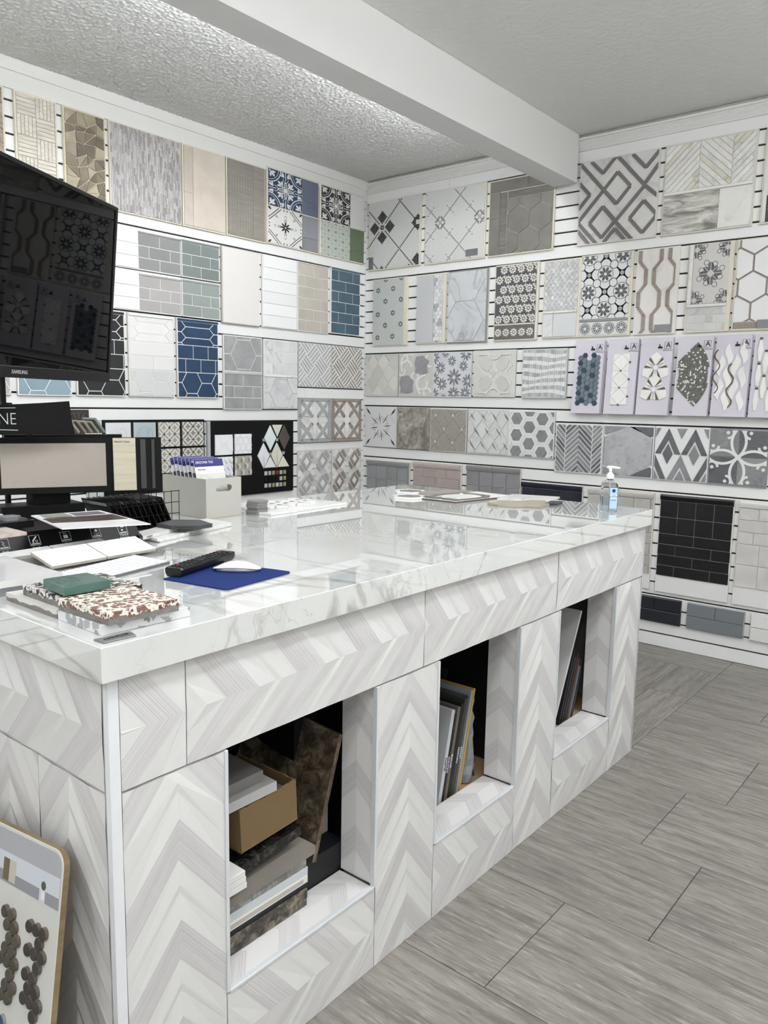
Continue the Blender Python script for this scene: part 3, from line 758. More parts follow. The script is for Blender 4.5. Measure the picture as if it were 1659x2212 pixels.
sampler(-2.006, .300, 1.410, .46, [M('#cdcfcf', rough=.2), M('#dededc', rough=.2)], M('#d9d9d6', rough=.6), 'off-white hexagon and plank sampler board', True)
sampler(-1.686, .302, 1.408, .463, [M('#2c4a6d', 'cloud', .22, '#25425f')]*2, GW, 'deep blue hexagon and brick sampler board')
B = Board('L', -1.345, 1.340, .315, .460, 'grey stone board with a hexagon over brick tiles', GC, face=GW, edge=M('#b9b8b4', rough=.5))
gs = M('#a7a8a8', 'cloud', .35, '#8f9192', 1.6); R6 = .105
for q in hexes(.004, .24, .311, .456, R6, True, .158, .105): B.piece(q, gs, gap=.0042, h=.0022)
B.piece(rect(.004, .222, .311, .238), M('#bfc0bf', rough=.3), 'pencil_rail', h=.009); sub(B, gs, .004, .004, .311, .221, .155, .0723, .5, 0)
B = Board('L', -1.017, 1.345, .306, .453, 'pale carrara board with brick tiles over a faint hexagon', GC, face=GW, edge=M('#b9b8b4', rough=.5))
sub(B, CARR, .004, .226, .302, .449, .15, .0743, .5, 1); B.piece(rect(.004, .210, .302, .224), WM, 'pencil_rail', h=.009)
for q in hexes(.004, .004, .302, .209, R6, True, .15, .10): B.piece(q, CARR, gap=.0025)
strip = lambda a, b_: (M(a, 'marble', .35, b_, 2), M('#e4e3e0', 'marble', .35, '#cfcecb', 1.5))
for lab, u0, (a, b_) in (('white marble board woven with pale blue-grey strips', -.696, strip('#b4b8bc', '#999ea4')), ('white marble board woven with taupe strips', -.364, strip('#a39a92', '#89817a'))):
    B = Board('L', u0, 1.498, .328, .302, lab, GD, face=M('#c4c4c2', rough=.5), edge=M('#bcbbb8', rough=.5), th=.008)
    for q, m in strip_weave(.320, .294, .1037, 9, a, b_, .004, .004): B.piece(q, m, 'strip', gap=.001, h=.003)
    B.piece(rect(.0, .1495, .328, .1500), a, 'joint', h=.0054, gap=0, min_area=0)
def star(lab, u0, m):
    w_, h = .322, .312; B = Board('L', u0, 1.113, w_, h, lab, GD, face=M('#dcdbd8', 'marble', .4, '#c6c5c2'), edge=M('#bcbbb8', rough=.5), th=.008)
    fr = .026
    for q in ([(0, 0), (w_, 0), (w_-fr, fr), (fr, fr)], [(0, h), (w_, h), (w_-fr, h-fr), (fr, h-fr)], [(0, 0), (fr, fr), (fr, h-fr), (0, h)], [(w_, 0), (w_-fr, fr), (w_-fr, h-fr), (w_, h)]): B.piece(q, m, 'frame_strip')
    for qx in (0, 1):
        for qy in (0, 1):
            cx, cy = w_*(.25+.5*qx), h*(.25+.5*qy); L2 = .058
            sg = 1 if (qx+qy) % 2 else -1
            for s_, mm in ((sg, m), (-sg, WM)):
                p0, p1 = (cx-L2, cy-L2*s_), (cx+L2, cy+L2*s_); n = (-s_*.0095, .0095)
                if mm is WM:
                    for a, c2 in ((p0, (cx-.014, cy-.014*s_)), ((cx+.014, cy+.014*s_), p1)): B.piece([(a[0]+n[0], a[1]+n[1]), (a[0]-n[0], a[1]-n[1]), (c2[0]-n[0], c2[1]-n[1]), (c2[0]+n[0], c2[1]+n[1])], m, 'strip')
                else: B.piece([(p0[0]+n[0], p0[1]+n[1]), (p0[0]-n[0], p0[1]-n[1]), (p1[0]-n[0], p1[1]-n[1]), (p1[0]+n[0], p1[1]+n[1])], mm, 'strip')
            for dx, dy in ((1, 0), (-1, 0), (0, 1), (0, -1)):
                B.piece([(cx+dx*.02, cy+dy*.02), (cx+dx*.05+dy*.03, cy+dy*.05+dx*.03), (cx+dx*.05-dy*.03, cy+dy*.05-dx*.03)], WM, 'wedge')
    B.piece([(w_/2, .045), (w_/2+.042, h/2), (w_/2, h-.045), (w_/2-.042, h/2)], WM, 'diamond')
star('star and cross marble board with grey frame strips', -.696, M('#aeb0b3', 'marble', .35, '#93969b', 2)); star('star and cross marble board with taupe frame strips', -.362, M('#a0968c', 'marble', .35, '#857b72', 2))
def lattice(lab, u0, m):
    w_, h = .328, .322; B = Board('L', u0, .738, w_, h, lab, GD, face=M('#c9c8c5', rough=.4), edge=M('#bcbbb8', rough=.5), th=.008)
    for j in range(2):
        for i in range(2):
            cx, cy = w_*(.25+.5*i), h*(.25+.5*j); a = .062; t = .024
            D = [(cx, cy+a), (cx+a*.85, cy), (cx, cy-a), (cx-a*.85, cy)]; D2 = [(cx, cy+a-t*1.2), (cx+(a-t*1.2)*.85, cy), (cx, cy-a+t*1.2), (cx-(a-t*1.2)*.85, cy)]
            for k in range(4): B.piece([D[k], D[(k+1) % 4], D2[(k+1) % 4], D2[k]], m, 'strip')
            B.piece(D2, WM, 'diamond')
            for sx_ in (-1, 1):
                for sy in (-1, 1): B.piece([(cx+sx_*.012, cy+sy*.062), (cx+sx_*.056, cy+sy*.014), (cx+sx_*.074, cy+sy*.028), (cx+sx_*.04, cy+sy*.078)], m if sx_*sy > 0 else WM, 'strip', gap=.002)
        B.piece([(w_/2-.018, h*(.25+.5*j)-.05), (w_/2+.018, h*(.25+.5*j)-.05), (w_/2+.018, h*(.25+.5*j)-.03), (w_/2, h*(.25+.5*j)-.015), (w_/2-.018, h*(.25+.5*j)-.03)], WM, 'wedge')
    for x in (0, w_/2, w_): B.piece(clip([(x-.03, h/2-.02), (x+.03, h/2-.02), (x+.045, h/2), (x+.03, h/2+.02), (x-.03, h/2+.02), (x-.045, h/2)], 0, 0, w_, h), WM, 'octagon')
lattice('diamond chain marble board in pale grey at the foot of the corner', -.700, M('#b0b2b5', 'marble', .35, '#95989d', 2)); lattice('diamond chain marble board in taupe at the foot of the corner', -.356, M('#9e948a', 'marble', .35, '#84796f', 2))

# --- black display panels on the left wall
KB = M('#0b0c0e', rough=.55, spec=.25)
B = Board('L', -1.456, .79, .702, .478, 'black display panel with relief tiles and fan of lozenge tiles', None, edge=KB, th=.02, cat='display panel', name='display_board', backing='panel')
for o in B.t.children: o['label'] = 'black laminated panel'
b = MB(); b.prism(rect(-.022, 0, -.001, .478), 0, .02, M('#a9acae', rough=.4), mW); b.build('side_strip', B.t)
wc = M('#e8ebec', rough=.15)
def rtile(B, x, y, s, m=wc): return B.piece(rect(x, y, x+s[0], y+s[1]), m, 'tile', h=.006, gap=0)
def relief(B, x, y, s, items, d, name='relief'): B.joined(name, cl(items, x, y, x+s[0], y+s[1]), d=d, h=.0018, stuff=False)
s = (.138, .126)
rtile(B, .030, .268, s); rel = []
for cx, cy in ((.030+.069, .268), (.030+.069, .394), (.030, .331), (.168, .331)): rel.append((circ(cx, cy, .043, 18), wc)); rel += [(q, wc, -.0008) for q in arc(cx, cy, .050, 0, 2*pi, .005, 18)]
relief(B, .030, .268, s, rel, .026)
rtile(B, .185, .270, s); rel = []
for i in range(-1, 4):
    for j in range(-1, 4): rel += [(q, wc) for q in arc(.185+i*.046+.023*(j % 2), .270+j*.042, .028, 0, 2*pi, .005, 12)]
relief(B, .185, .270, s, rel, .026)
rtile(B, .030, .130, s, M('#dfe3ea', rough=.15)); rel = []
dk = M('#3a3b42', rough=.5)
for i in range(-3, 5):
    for j in range(-1, 4):
        x, y = .030+i*.036+(j % 2)*.018, .130+j*.042; rel.append(([(x, y+.021), (x+.018, y+.040), (x+.036, y+.021), (x+.018, y+.001)], wc)); rel += [(q, dk, -.0012) for q in stroke([(x-.001, y+.024), (x+.018, y-.001)], .004)]
relief(B, .030, .130, s, rel, .026)
rtile(B, .185, .130, s, M('#a9a69c', rough=.3)); rel = []; la, lb = M('#cfccc2', rough=.3), M('#8d897f', rough=.3)
for i in range(-1, 4):
    for j in range(-1, 4):
        x, y = .185+i*.062+(j % 2)*.031, .130+j*.040
        rel.append(([(x, y), (x+.015, y+.010), (x+.015, y+.036), (x, y+.026)], la)); rel.append(([(x, y), (x, y+.026), (x-.015, y+.036), (x-.015, y+.010)], lb)); rel.append(([(x, y+.040), (x+.010, y+.034), (x, y+.027), (x-.010, y+.034)], la, .0005))
relief(B, .185, .130, s, rel, .026)
# lozenge fan
lz = []
W5, H5 = .108, .172
def loz(cx, cy): return [(cx, cy-H5/2), (cx+W5/2, cy), (cx, cy+H5/2), (cx-W5/2, cy)]
X0, Y0 = .34, .10
for (cx, cy, c, kind) in ((.428, .250, '#dcdfe8', 0), (.545, .250, '#d3cfc2', 0), (.4865, .365, '#dde5e6', 0), (.612, .365, '#55504a', 0)):
    B.piece(clip(loz(cx, cy), .33, .165, .70, .452), M(c, rough=.2), 'lozenge', h=.007, gap=.003)
B.piece([(.4865-.052, .168), (.4865+.052, .168), (.4865, .243)], M('#e4e6e6', rough=.2), 'half_lozenge', h=.007); B.piece([(.602-.05, .168), (.602+.058, .168), (.602, .243)], M('#dcd9c4', rough=.2), 'half_lozenge', h=.007)
B.piece([(.502, .452), (.596, .452), (.549, .37)], M('#d5d5c6', rough=.2), 'half_lozenge', h=.007)
st = M('#c8c6bf', metal=.7, rough=.25)
for x, y in ((.43, .352), (.548, .352), (.4865, .258), (.606, .262)): B.piece(rect(x-.011, y-.011, x+.011, y+.011), st, 'metal_insert', h=.009, bev=.003)
for r in range(3):
    for c in range(6):
        col = '#a83244' if (r, c) == (0, 3) else ('#1c1c1f' if r == 1 and c < 4 else ['#d9d9d6', '#c2c4c2', '#b1a97f'][(r*6+c) % 3])
        B.piece(rect(.437+c*.034, .118-r*.041, .460+c*.034, .145-r*.041), M(col, metal=.4, rough=.25), 'square_insert', h=.006, gap=0, bev=.002)
B = Board('L', -2.180, .86, .684, .42, 'black display panel of small framed patterned tiles behind the grey bin', None, edge=KB, th=.012, cat='display panel', name='display_board', backing='panel')
b = MB(); b.prism(rect(-.1, 0, -.002, .42), 0, .012, M('#b9c4c0', rough=.4), mW); b.build('side_strip', B.t)
xs_ = [(.018, .172), (.190, .334), (.352, .500), (.517, .672)]
for c, (xa, xb) in enumerate(xs_):
    for (ya, yb) in ((.262, .405), (.108, .250)):
        if c < 2:
            m = M('#d9dcdf', rough=.25, bump=.5, bscale=50) if c == 0 else M('#aebabf', rough=.25, bump=.5, bscale=50)
            B.piece(rect(xa, ya, xb, yb), m, h=.007, gap=0); cx, cy = (xa+xb)/2, (ya+yb)/2
            it = [(q, m) for r_ in (.022, .052) for q in arc(cx, cy, r_, 0, 2*pi, .005, 16)]+[(circ(cx+.037*math.cos(k*pi/6), cy+.037*math.sin(k*pi/6), .009, 6), m) for k in range(12)]
            B.joined('relief', it, d=.019, h=.002, stuff=False)
        else:
            bg = M('#a8a59c' if c == 2 else '#8f8c86', rough=.35, rnd=0); fg = M('#dad9d1', rough=.35, rnd=0)
            B.piece(rect(xa, ya, xb, yb), bg, h=.007, gap=0); n = 2; s_ = (xb-xa)/2
            it = []
            for i in range(-1, 3):
                for j in range(-1, 3):
                    it += [(q, fg, .0002) for q in arc(xa+(i+.5)*s_, ya+(j+.5)*s_, s_*.5, 0, 2*pi, .0075, 20)]
                    it += [(q, fg, .0004) for q in arc(xa+i*s_, ya+j*s_, s_*.5, 0, 2*pi, .0075, 20)]
            B.joined('printed_pattern', cl(it, xa, ya, xb, yb), d=.0192, stuff=False)
b = Board('L', -2.376, 1.205, .122, .130, 'small dark embossed fleur tile above the fanned glass tiles', None, edge=M('#3c3632', rough=.4), th=.010, cat='tile', name='embossed_tile', backing='tile_body')
dkm = M('#4a4440', rough=.3); it = [(q, dkm) for q in arc(.061, .02, .095, .3, 2.85, .006, 14)]+[(q, dkm) for q in arc(.061, .055, .03, 0, 2*pi, .004, 10)]
it += [(circ(.061+.045*math.cos(a), .055+.045*math.sin(a), .02, 8, 0, .008, a), dkm) for a in (.5, 1.05, 1.57, 2.1, 2.64)]+[(circ(.061, .055, .01, 6, 0, .02), dkm)]
b.joined('relief', cl(it, .004, .004, .118, .126), d=.010, h=.003, stuff=False)
# --- back wall, top row
def pixel_board(u0, z0, w_, h, lab, f, n, dark, base, grp=GF):
    B = Board('K', u0, z0, w_, h, lab, grp, face=EDGE)
    c = (w_-.016)/n; B.piece(rect(.008, .008, w_-.008, h-.008), base, 'mosaic_sheet', h=.004, gap=0)
    it = []
    ny = int((h-.016)/c)
    for i in range(n):
        for j in range(ny):
            if f(i, j): it.append((rect(.008+i*c+c*.06, .008+j*c+c*.06, .008+(i+1)*c-c*.06, .008+(j+1)*c-c*.06), dark))
    B.joined('mosaic_pieces', it, d=.0181, h=.0008)
    return B
def f1(i, j):
    q = 32; x, y = (i-12) % q, (j-28) % q   # crossings at (12,28)
    x = x-q if x > q/2 else x; y = y-q if y > q/2 else y
    big = ((i-12)//q+(j-28)//q)
    a, b_ = abs(x), abs(y)
    if a == b_ and a > 2: return True
    near = ((i-12+16)//q+(j-28+16)//q) % 2 == 0
    if near:
        if a < 2 and b_ < 2 and (a or b_): return True
        for p_, r in ((a, b_), (b_, a)):
            if 3 <= r <= 11 and p_ <= [0, 1, 2, 3, 4, 3, 2, 1, 0][r-3] : return True
    else:
        if a+b_ <= 5 and a+b_ >= 2 and not (a == b_ == 1): return True
    return False
pixel_board(.035, 2.352, .477, .478, 'white mosaic board with bold black diamond lattice beside the corner', f1, 46, M('#2b2b2d', rough=.4, rnd=0), M('#d5d6d3', 'grid', .45, '#b9bab8', .01, rnd=0))
b = Board('K', .048, 2.362, .04, .085, 'small grey printed label on the lattice mosaic board', None, edge=M('#6d7078', rough=.5), th=.0215, cat='label', name='label_plate', backing='plate')
def f2(i, j):
    q = 40; x, y = (i-15) % q, (j-32) % q
    x = x-q if x > q/2 else x; y = y-q if y > q/2 else y
    a, b_ = abs(x), abs(y)
    if a == b_: return True
    if a+b_ in (5, 6) and a and b_: return (i+j) % 2 == 0 or a+b_ == 6
    if abs(a-10) == abs(b_-10) and abs(a-10) <= 3: return (i) % 2 == 0
    return False
B = pixel_board(.549, 2.350, .490, .478, 'white mosaic board with thin grey dotted diamond lattice', f2, 60, M('#77767a', rough=.4, rnd=0), M('#d8d9d7', 'grid', .45, '#c2c3c1', .008, rnd=0))
b = MB().prism(rect(.345, .022, .440, .066), .0185, .0195, M('#75777c', rough=.5), mW); b.build('label_plate', B.t)
B = Board('K', 1.063, 2.350, .468, .470, 'dark grey concrete hexagon board partly hidden by the beam', GF)
cm = M('#8a8780', 'cloud', .45, '#77746d', 1.3); cm2 = M('#827f79', 'wood', .45, '#6c6963')
for a, b_, c_, d in ((.008, .23, .085, .394), (.008, .008, .085, .23)): B.piece(rect(a, b_, c_, d), cm, gap=.002)
for q in ([(.008, .462), (.28, .462), (.28, .395), (.008, .395)], [(.28, .462), (.46, .462), (.46, .395), (.28, .395)]): B.piece(q, cm, gap=.002)
B.piece(rect(.086, .008, .135, .39), cm2, 'border_strip', gap=.002); B.piece(rect(.14, .35, .46, .39), cm2, 'border_strip', gap=.002)
for q in hexes(.137, .008, .460, .349, .088, False, .01, .07): B.piece(q, cm, gap=.003)
# bold chevron diamonds
B = Board('K', 1.691, 2.352, .477, .477, 'marble board with bold dark grey concentric diamonds', GF, face=M('#d9d8d6', 'marble', .35, '#bcbab8'))
bar = M('#797674', rough=.35); u = .48/5.6
it = []
def bars(pts): 
    for a, c in zip(pts, pts[1:]):
        n = (c[0]-a[0], c[1]-a[1]); l = math.hypot(*n); n = (-n[1]/l*.0095, n[0]/l*.0095)
        q = clip([(a[0]+n[0], a[1]+n[1]), (a[0]-n[0], a[1]-n[1]), (c[0]-n[0], c[1]-n[1]), (c[0]+n[0], c[1]+n[1])], .008, .008, .469, .469)
        if q: it.append(q)
def diam(cx, cy, rx, ry): bars([(cx, cy+ry), (cx+rx, cy), (cx, cy-ry), (cx-rx, cy), (cx, cy+ry)])
diam(.235, .30, .080, .088); diam(.155, .12, .080, .088); diam(.400, .12, .080, .088)
bars([(.0, .47), (.155, .30), (.0, .135)]); bars([(.235, .47), (.400, .29), (.235, .115), (.40, -.06)]); bars([(.0, .36), (.07, .285), (.0, .21)])
bars([(.235, .115), (.155, .035+.17), (.235, .115)]); bars([(.07, .47), (.145, .395), (.225, .48)]); bars([(.48, .40), (.40, .30)]); bars([(.48, .22), (.40, .29)])
bars([(.0, .09), (.08, .0)]); bars([(.155, .0-.03), (.0, .135)]); bars([(.155, .30), (.320, .115+.0), (.235, .035)] if False else [(.155, .30), (.235, .215)]); bars([(.235, .115), (.155, .205)])
bars([(.15, -.02), (.235, .075), (.33, -.03)]); bars([(.32, .47), (.40, .385), (.48, .47)])
for k, q in enumerate(it): B.piece(q, bar, 'bar', h=.0055+k*.00008, gap=.0)
# calacatta chevrons
B = Board('K', 2.197, 2.350, .478, .480, 'calacatta marble board, chevron strips over two large slabs', GF, face=M('#cfcdc8', rough=.5))
cal = [M(c, 'marble', .3, d, 2) for c, d in (('#e6e4de', '#a9a89c'), ('#e2e2df', '#c0c2c0'), ('#dad9cc', '#a3a189'), ('#e8e7e3', '#c9c9c4'))]
rr = random.Random(5)
for (xa, xb, sg) in ((.008, .19, 1), (.19, .36, -1), (.36, .47, 1)):
    for j in range(-6, 14):
        y = .20+j*.036; dy = (xb-xa)*.95*sg
        q = clip([(xa, y), (xb, y+dy), (xb, y+dy+.036), (xa, y+.036)], .008, .228, .470, .472)
        if q: B.piece(q, rr.choice(cal), 'strip', gap=.002)
B.piece(rect(.008, .212, .470, .228), M('#e6e5e1', rough=.25), 'pencil_rail', h=.010)
B.piece(rect(.008, .008, .305, .210), M('#d9d6cd', 'vein', .3, '#85867f', 1.6, vec='obj'), 'slab', gap=.002); B.piece(rect(.305, .008, .470, .210), cal[3], 'slab', gap=.002)
def f6(i, j): return (j in (12, 13) and i > 3) or (i in (2, 3) and j < 14) or (i in (10, 11) and 20 < j) or (j in (20, 21) and i > 10)
pixel_board(2.713, 2.352, .26, .48, 'white board with black square mosaic lines at the right edge', f6, 26, M('#232325', rough=.4, rnd=0), M('#dadbd9', rough=.4, rnd=0))

# --- back wall, second row
B = Board('K', .091, 1.812, .318, .476, 'white penny-hexagon board with small dark flowers', GG)
B.piece(rect(.003, .006, .290, .470), M('#c9cdca', 'grid', .45, '#a9aeab', -.0095, rnd=0), 'mosaic_sheet', h=.004, gap=0, d=.014)
it = []; dm = M('#55585a', rough=.4, rnd=0)
for cx, cy in ((.05, .395), (.19, .40), (.12, .315), (.263, .320), (.05, .225), (.19, .230), (.12, .145), (.263, .148), (.05, .06), (.19, .064), (.12, .468), (.263, .470)):
    for k in range(6): it.append((circ(cx+.0135*math.cos(k*pi/3+pi/6), cy+.0135*math.sin(k*pi/3+pi/6), .0062, 6), dm))
B.joined('mosaic_flowers', cl(it, .004, .007, .289, .469), d=.0181, h=.0008, stuff=True)
B = Board('K', .490, 1.814, .252, .468, 'plain pale grey board with a strip of marble hexagon mosaic', GG)
B.piece(rect(.004, .006, .150, .462), M('#bfc1c4', rough=.4), 'slab', gap=.001)
it = []; hm = [M('#dcdddd', rough=.35, rnd=0), M('#d2d4d5', rough=.35, rnd=0), M('#c9cbcd', rough=.35, rnd=0), M('#a9acb0', rough=.35, rnd=0)]; rr = random.Random(9)
for q in hexes(.152, .006, .228, .462, .0165, False): it.append((q, rr.choice(hm[:3]) if rr.random() < .85 else hm[3]))
B.joined('hexagon_mosaic', it, h=.004, gap=.0015)
B = Board('K', .757, 1.809, .324, .476, 'large marble hexagon board with dark joints', GG, face=M('#8a8c8e', rough=.5))
for q in hexes(.004, .006, .310, .470, .150, True, .14, .14): B.piece(q, M('#cfd1d4', 'marble', .3, '#9fa3a8', 1.2), gap=.0025)
B = Board('K', 1.131, 1.812, .316, .478, 'charcoal and white star-flower board with flower border', GG, face=M('#d8d5cb', rough=.5, rnd=0))
ch = M('#5b5b5e', rough=.4, rnd=0); pet = M('#dcdad2', rough=.4, rnd=0); dot = M('#b89a78', rough=.4, rnd=0)
B.piece(rect(.006, .108, .300, .470), ch, 'mosaic_sheet', h=.004, gap=0); B.piece(rect(.006, .098, .300, .106), pet, 'pencil_rail', h=.008); B.piece(rect(.006, .008, .300, .096), M('#6b6762', rough=.4), 'border_strip', h=.004)
it = []
def daisy(cx, cy, r, n=9):
    for k in range(n):
        a = 2*pi*k/n; it.append((circ(cx+r*.66*math.cos(a), cy+r*.66*math.sin(a), r*.30, 7, 0, r*.2, a), pet))
    it.append((circ(cx, cy, r*.24, 7), pet)); 
    for k in range(3): it.append((circ(cx+r*.4*math.cos(k*2.1), cy+r*.4*math.sin(k*2.1), r*.08, 4), dot, .0002))
for i in range(5):
    for j in range(6):
        cx, cy = .035+i*.062+(.031 if j % 2 else 0), .135+j*.062
        daisy(cx, cy, .029)
        for k in range(5): it.append((circ(cx+.0335+.006*math.cos(k*1.257), cy-.0+.006*math.sin(k*1.257)+.02, .004, 5), pet))
it = cl(it, .006, .108, .300, .470)
B.joined('mosaic_pieces', it, d=.0182, h=.0008)
it = []
for i in range(5): daisy(.036+i*.058, .052, .0275)
B.joined('border_flowers', it, d=.0182, h=.0008)
B = Board('K', 1.483, 1.816, .246, .470, 'pale marble board of diagonal lozenge mosaic over plain slabs', GG)
lm = [M(c, 'marble', .35, '#b5b7b9', 3) for c in ('#dcdedf', '#cfd2d3', '#d9d7d2', '#c2c4c5')]; rr = random.Random(2)
for i in range(0, 9):
    for j in range(0, 9):
        x, y = .004+(i)*.031, .165+j*.040
        for dx, dy in ((0, 0), (.0155, .020)):
            q = [(x+dx-.0155, y+dy), (x+dx, y+dy-.020), (x+dx+.0155, y+dy), (x+dx, y+dy+.020)]
            q = clip(q, .006, .168, .232, .462)
            if q and len(q) == 4 and rr.random() < .3: B.piece(q, rr.choice(lm), gap=.0015)
            elif q:
                B.piece([q[0]]+q[1:3], rr.choice(lm), gap=.001, min_area=3e-5)
                if len(q) > 3: B.piece([q[0]]+q[2:], rr.choice(lm), gap=.001, min_area=3e-5)
B.piece(rect(.006, .150, .232, .164), WM, 'pencil_rail', h=.010); B.piece(rect(.006, .008, .075, .148), CARR, 'slab'); B.piece(rect(.076, .008, .232, .148), M('#cfd1d3', rough=.35), 'slab')
B = Board('K', 1.729, 1.815, .322, .477, 'grey and white printed medallion tile board with matching border', GG)
pf, pg = M('#5d6166', rough=.4, rnd=0), M('#d3d5d4', rough=.4, rnd=0)
it = []; s = .102
for i in range(3):
    for j in range(4):
        cx, cy = .055+i*s, .155+j*s
        it.append((rect(cx-s/2, cy-s/2, cx+s/2, cy+s/2), pg, .0002))
        if (i+j) % 2:
            for k in range(8): a = k*pi/4+pi/8; it.append((circ(cx+.026*math.cos(a), cy+.026*math.sin(a), .016, 7, 0, .009, a), pf, .0004))
            it += [(q, pf, .0004) for q in arc(cx, cy, .047, 0, 2*pi, .0035, 16)]
            it += [(q, pf, .0004) for q in arc(cx, cy, .012, 0, 2*pi, .004, 8)]
        else:
            for k in range(4):
                a = k*pi/2
                it.append((circ(cx+.018*math.cos(a+pi/4), cy+.018*math.sin(a+pi/4), .011, 7, 0, .006, a+pi/4), pf, .0004))
                for r_, wd_ in ((.036, .0045),): it += [(q, pf, .0004) for q in arc(cx+.05*math.cos(a), cy+.05*math.sin(a), r_, a+pi-1.1, a+pi+1.1, .0075, 8)]
            it += [(q, pf, .0005) for q in stroke([(cx-.014, cy), (cx+.014, cy)], .003)]+[(q, pf, .0005) for q in stroke([(cx, cy-.014), (cx, cy+.014)], .003)]
        for k in range(4):
            a = k*pi/2+pi/4; it += [(q, pf, .0004) for q in arc(cx+.072*math.cos(a), cy+.072*math.sin(a), .024, a+pi-1, a+pi+1, .004, 5)]
it = cl(it, .006, .104, .308, .470); B.piece(rect(.006, .104, .308, .470), pg, 'printed_tile', h=.004); B.joined('printed_pattern', it, d=.0181, stuff=False)
B.piece(rect(.006, .088, .308, .102), M('#8f9194', rough=.4), 'pencil_rail', h=.008); B.piece(rect(.006, .008, .308, .086), pg, 'border_strip', h=.004)
it = []
for i in range(4):
    cx = .045+i*.076
    for r_ in (.012, .024, .033): it += [(q, pf, .0003) for q in arc(cx, .047, r_, 0, 2*pi, .004, 10 if r_ < .03 else 8)]
    for k in range(8): it.append((circ(cx+.018*math.cos(k*pi/4), .047+.018*math.sin(k*pi/4), .005, 5), pf, .0004))
B.joined('border_pattern', cl(it, .006, .009, .308, .085), d=.0181, stuff=False)
B = Board('K', 2.071, 1.815, .243, .476, 'white board with interlocking taupe elongated hexagon bands', GG, face=M('#dedcd8', 'marble', .35, '#cbc9c5'))
tb = M('#a2968b', 'wood', .4, '#93877c', 2)
def bandpath(cx, ph_):
    y = -.16+ph_; pts = []
    side = 1
    while y < .6:
        pts += [(cx+(.0185)*side, y), (cx+.0185*side, y+.082)]; side = -side; y += .082+.045
    return pts
for cx, ph_, mir in ((.048, .0, 1), (.112, .0, -1), (.178, .127, 1) if False else (.112+.0, .0, -1),):
    pass
def band(cx, ph_, flip):
    pts = bandpath(0, ph_); pts = [(cx+x*flip, y) for x, y in pts]
    for (a, c) in zip(pts, pts[1:]):
        wv = .0108
        q = clip([(a[0]-wv, a[1]), (a[0]+wv, a[1]), (c[0]+wv, c[1]), (c[0]-wv, c[1])], .008, .008, .225, .468)
        if q: B.piece(q, tb, 'band', h=.006, gap=.001)
band(.040, -.067, 1); band(.124, -.067, -1); band(.209, -.067, 1)
b = MB().prism(rect(.128, .012, .218, .052), .0205, .0215, M('#8b8c8f', rough=.5), mW); b.build('label_plate', B.t)
B = Board('K', 2.363, 1.815, .238, .472, 'grey engraved floral tile in marble frame over marble bricks', GG)
B.piece(rect(.008, .150, .028, .468), WM, 'frame_strip', h=.010); B.piece(rect(.008, .135, .218, .150), WM, 'frame_strip', h=.010)
fg_, fb = M('#77777c', rough=.4, rnd=0), M('#cbc9c5', rough=.4, rnd=0)
B.piece(rect(.030, .152, .218, .468), fb, 'printed_tile', h=.004); it = []
for cx, cy, sc in ((.124, .310, 1), (.045, .44, .75), (.205, .44, .75), (.045, .172, .75), (.205, .172, .75)):
    for k in range(8):
        a = k*pi/4; l = (.062 if k % 2 == 0 else .052)*sc
        it.append((circ(cx+l*.62*math.cos(a), cy+l*.62*math.sin(a), l*.36, 9, 0, l*.25, a), fg_, .0003)); it += [(q, fb, .0005) for q in stroke([(cx+l*.3*math.cos(a), cy+l*.3*math.sin(a)), (cx+l*.9*math.cos(a), cy+l*.9*math.sin(a))], .0025)]
        it += [(q, fg_, .0003) for q in arc(cx+l*1.02*math.cos(a+.39), cy+l*1.02*math.sin(a+.39), .014*sc, 0, 2*pi, .0035, 8)]
    it += [(q, fb, .0006) for q in stroke([(cx-.05*sc, cy), (cx+.05*sc, cy)], .003)]+[(q, fb, .0006) for q in stroke([(cx, cy-.05*sc), (cx, cy+.05*sc)], .003)]
B.joined('printed_pattern', cl(it, .031, .153, .217, .467), d=.0181)
sub(B, M('#cfd0d0', 'marble', .3, '#b0b2b4', 2, rnd=.1), .008, .008, .218, .133, .095, .0417)
B = Board('K', 2.613, 1.815, .26, .472, 'large white hexagon board outlined in tiny taupe squares', GG)
B.piece(rect(.008, .045, .25, .466), M('#e2e2e2', 'marble', .3, '#cfd0d1'), 'slab', h=.004); it = []; sq = M('#8f857d', rough=.4, rnd=.0)
def dots(a, c, n):
    for i in range(n):
        t = (i+.5)/n; x, y = a[0]+(c[0]-a[0])*t, a[1]+(c[1]-a[1])*t; an = math.atan2(c[1]-a[1], c[0]-a[0])
        it.append((circ(x, y, .0068, 4, an+pi/4), sq))
R8 = .082
for i in range(-1, 3):
    for j in range(-1, 4):
        cx, cy = .02+i*R8*1.732+(j % 2)*R8*.866, .10+j*R8*1.5; V = circ(cx, cy, R8, 6, pi/2)
        for k in (0, 1, 5): dots(V[k], V[(k+1) % 6], 8)
it = cl(it, .008, .046, .25, .466)
for i in range(22):
    for j in range(3): it.append((rect(.009+i*.011, .010+j*.011, .0185+i*.011, .0195+j*.011), sq, -.004))
B.joined('mosaic_squares', it, d=.0182, h=.0008)
b = MB().prism(rect(.13, .010, .22, .052), .0205, .0215, M('#8b8c8f', rough=.5), mW); b.build('label_plate', B.t)

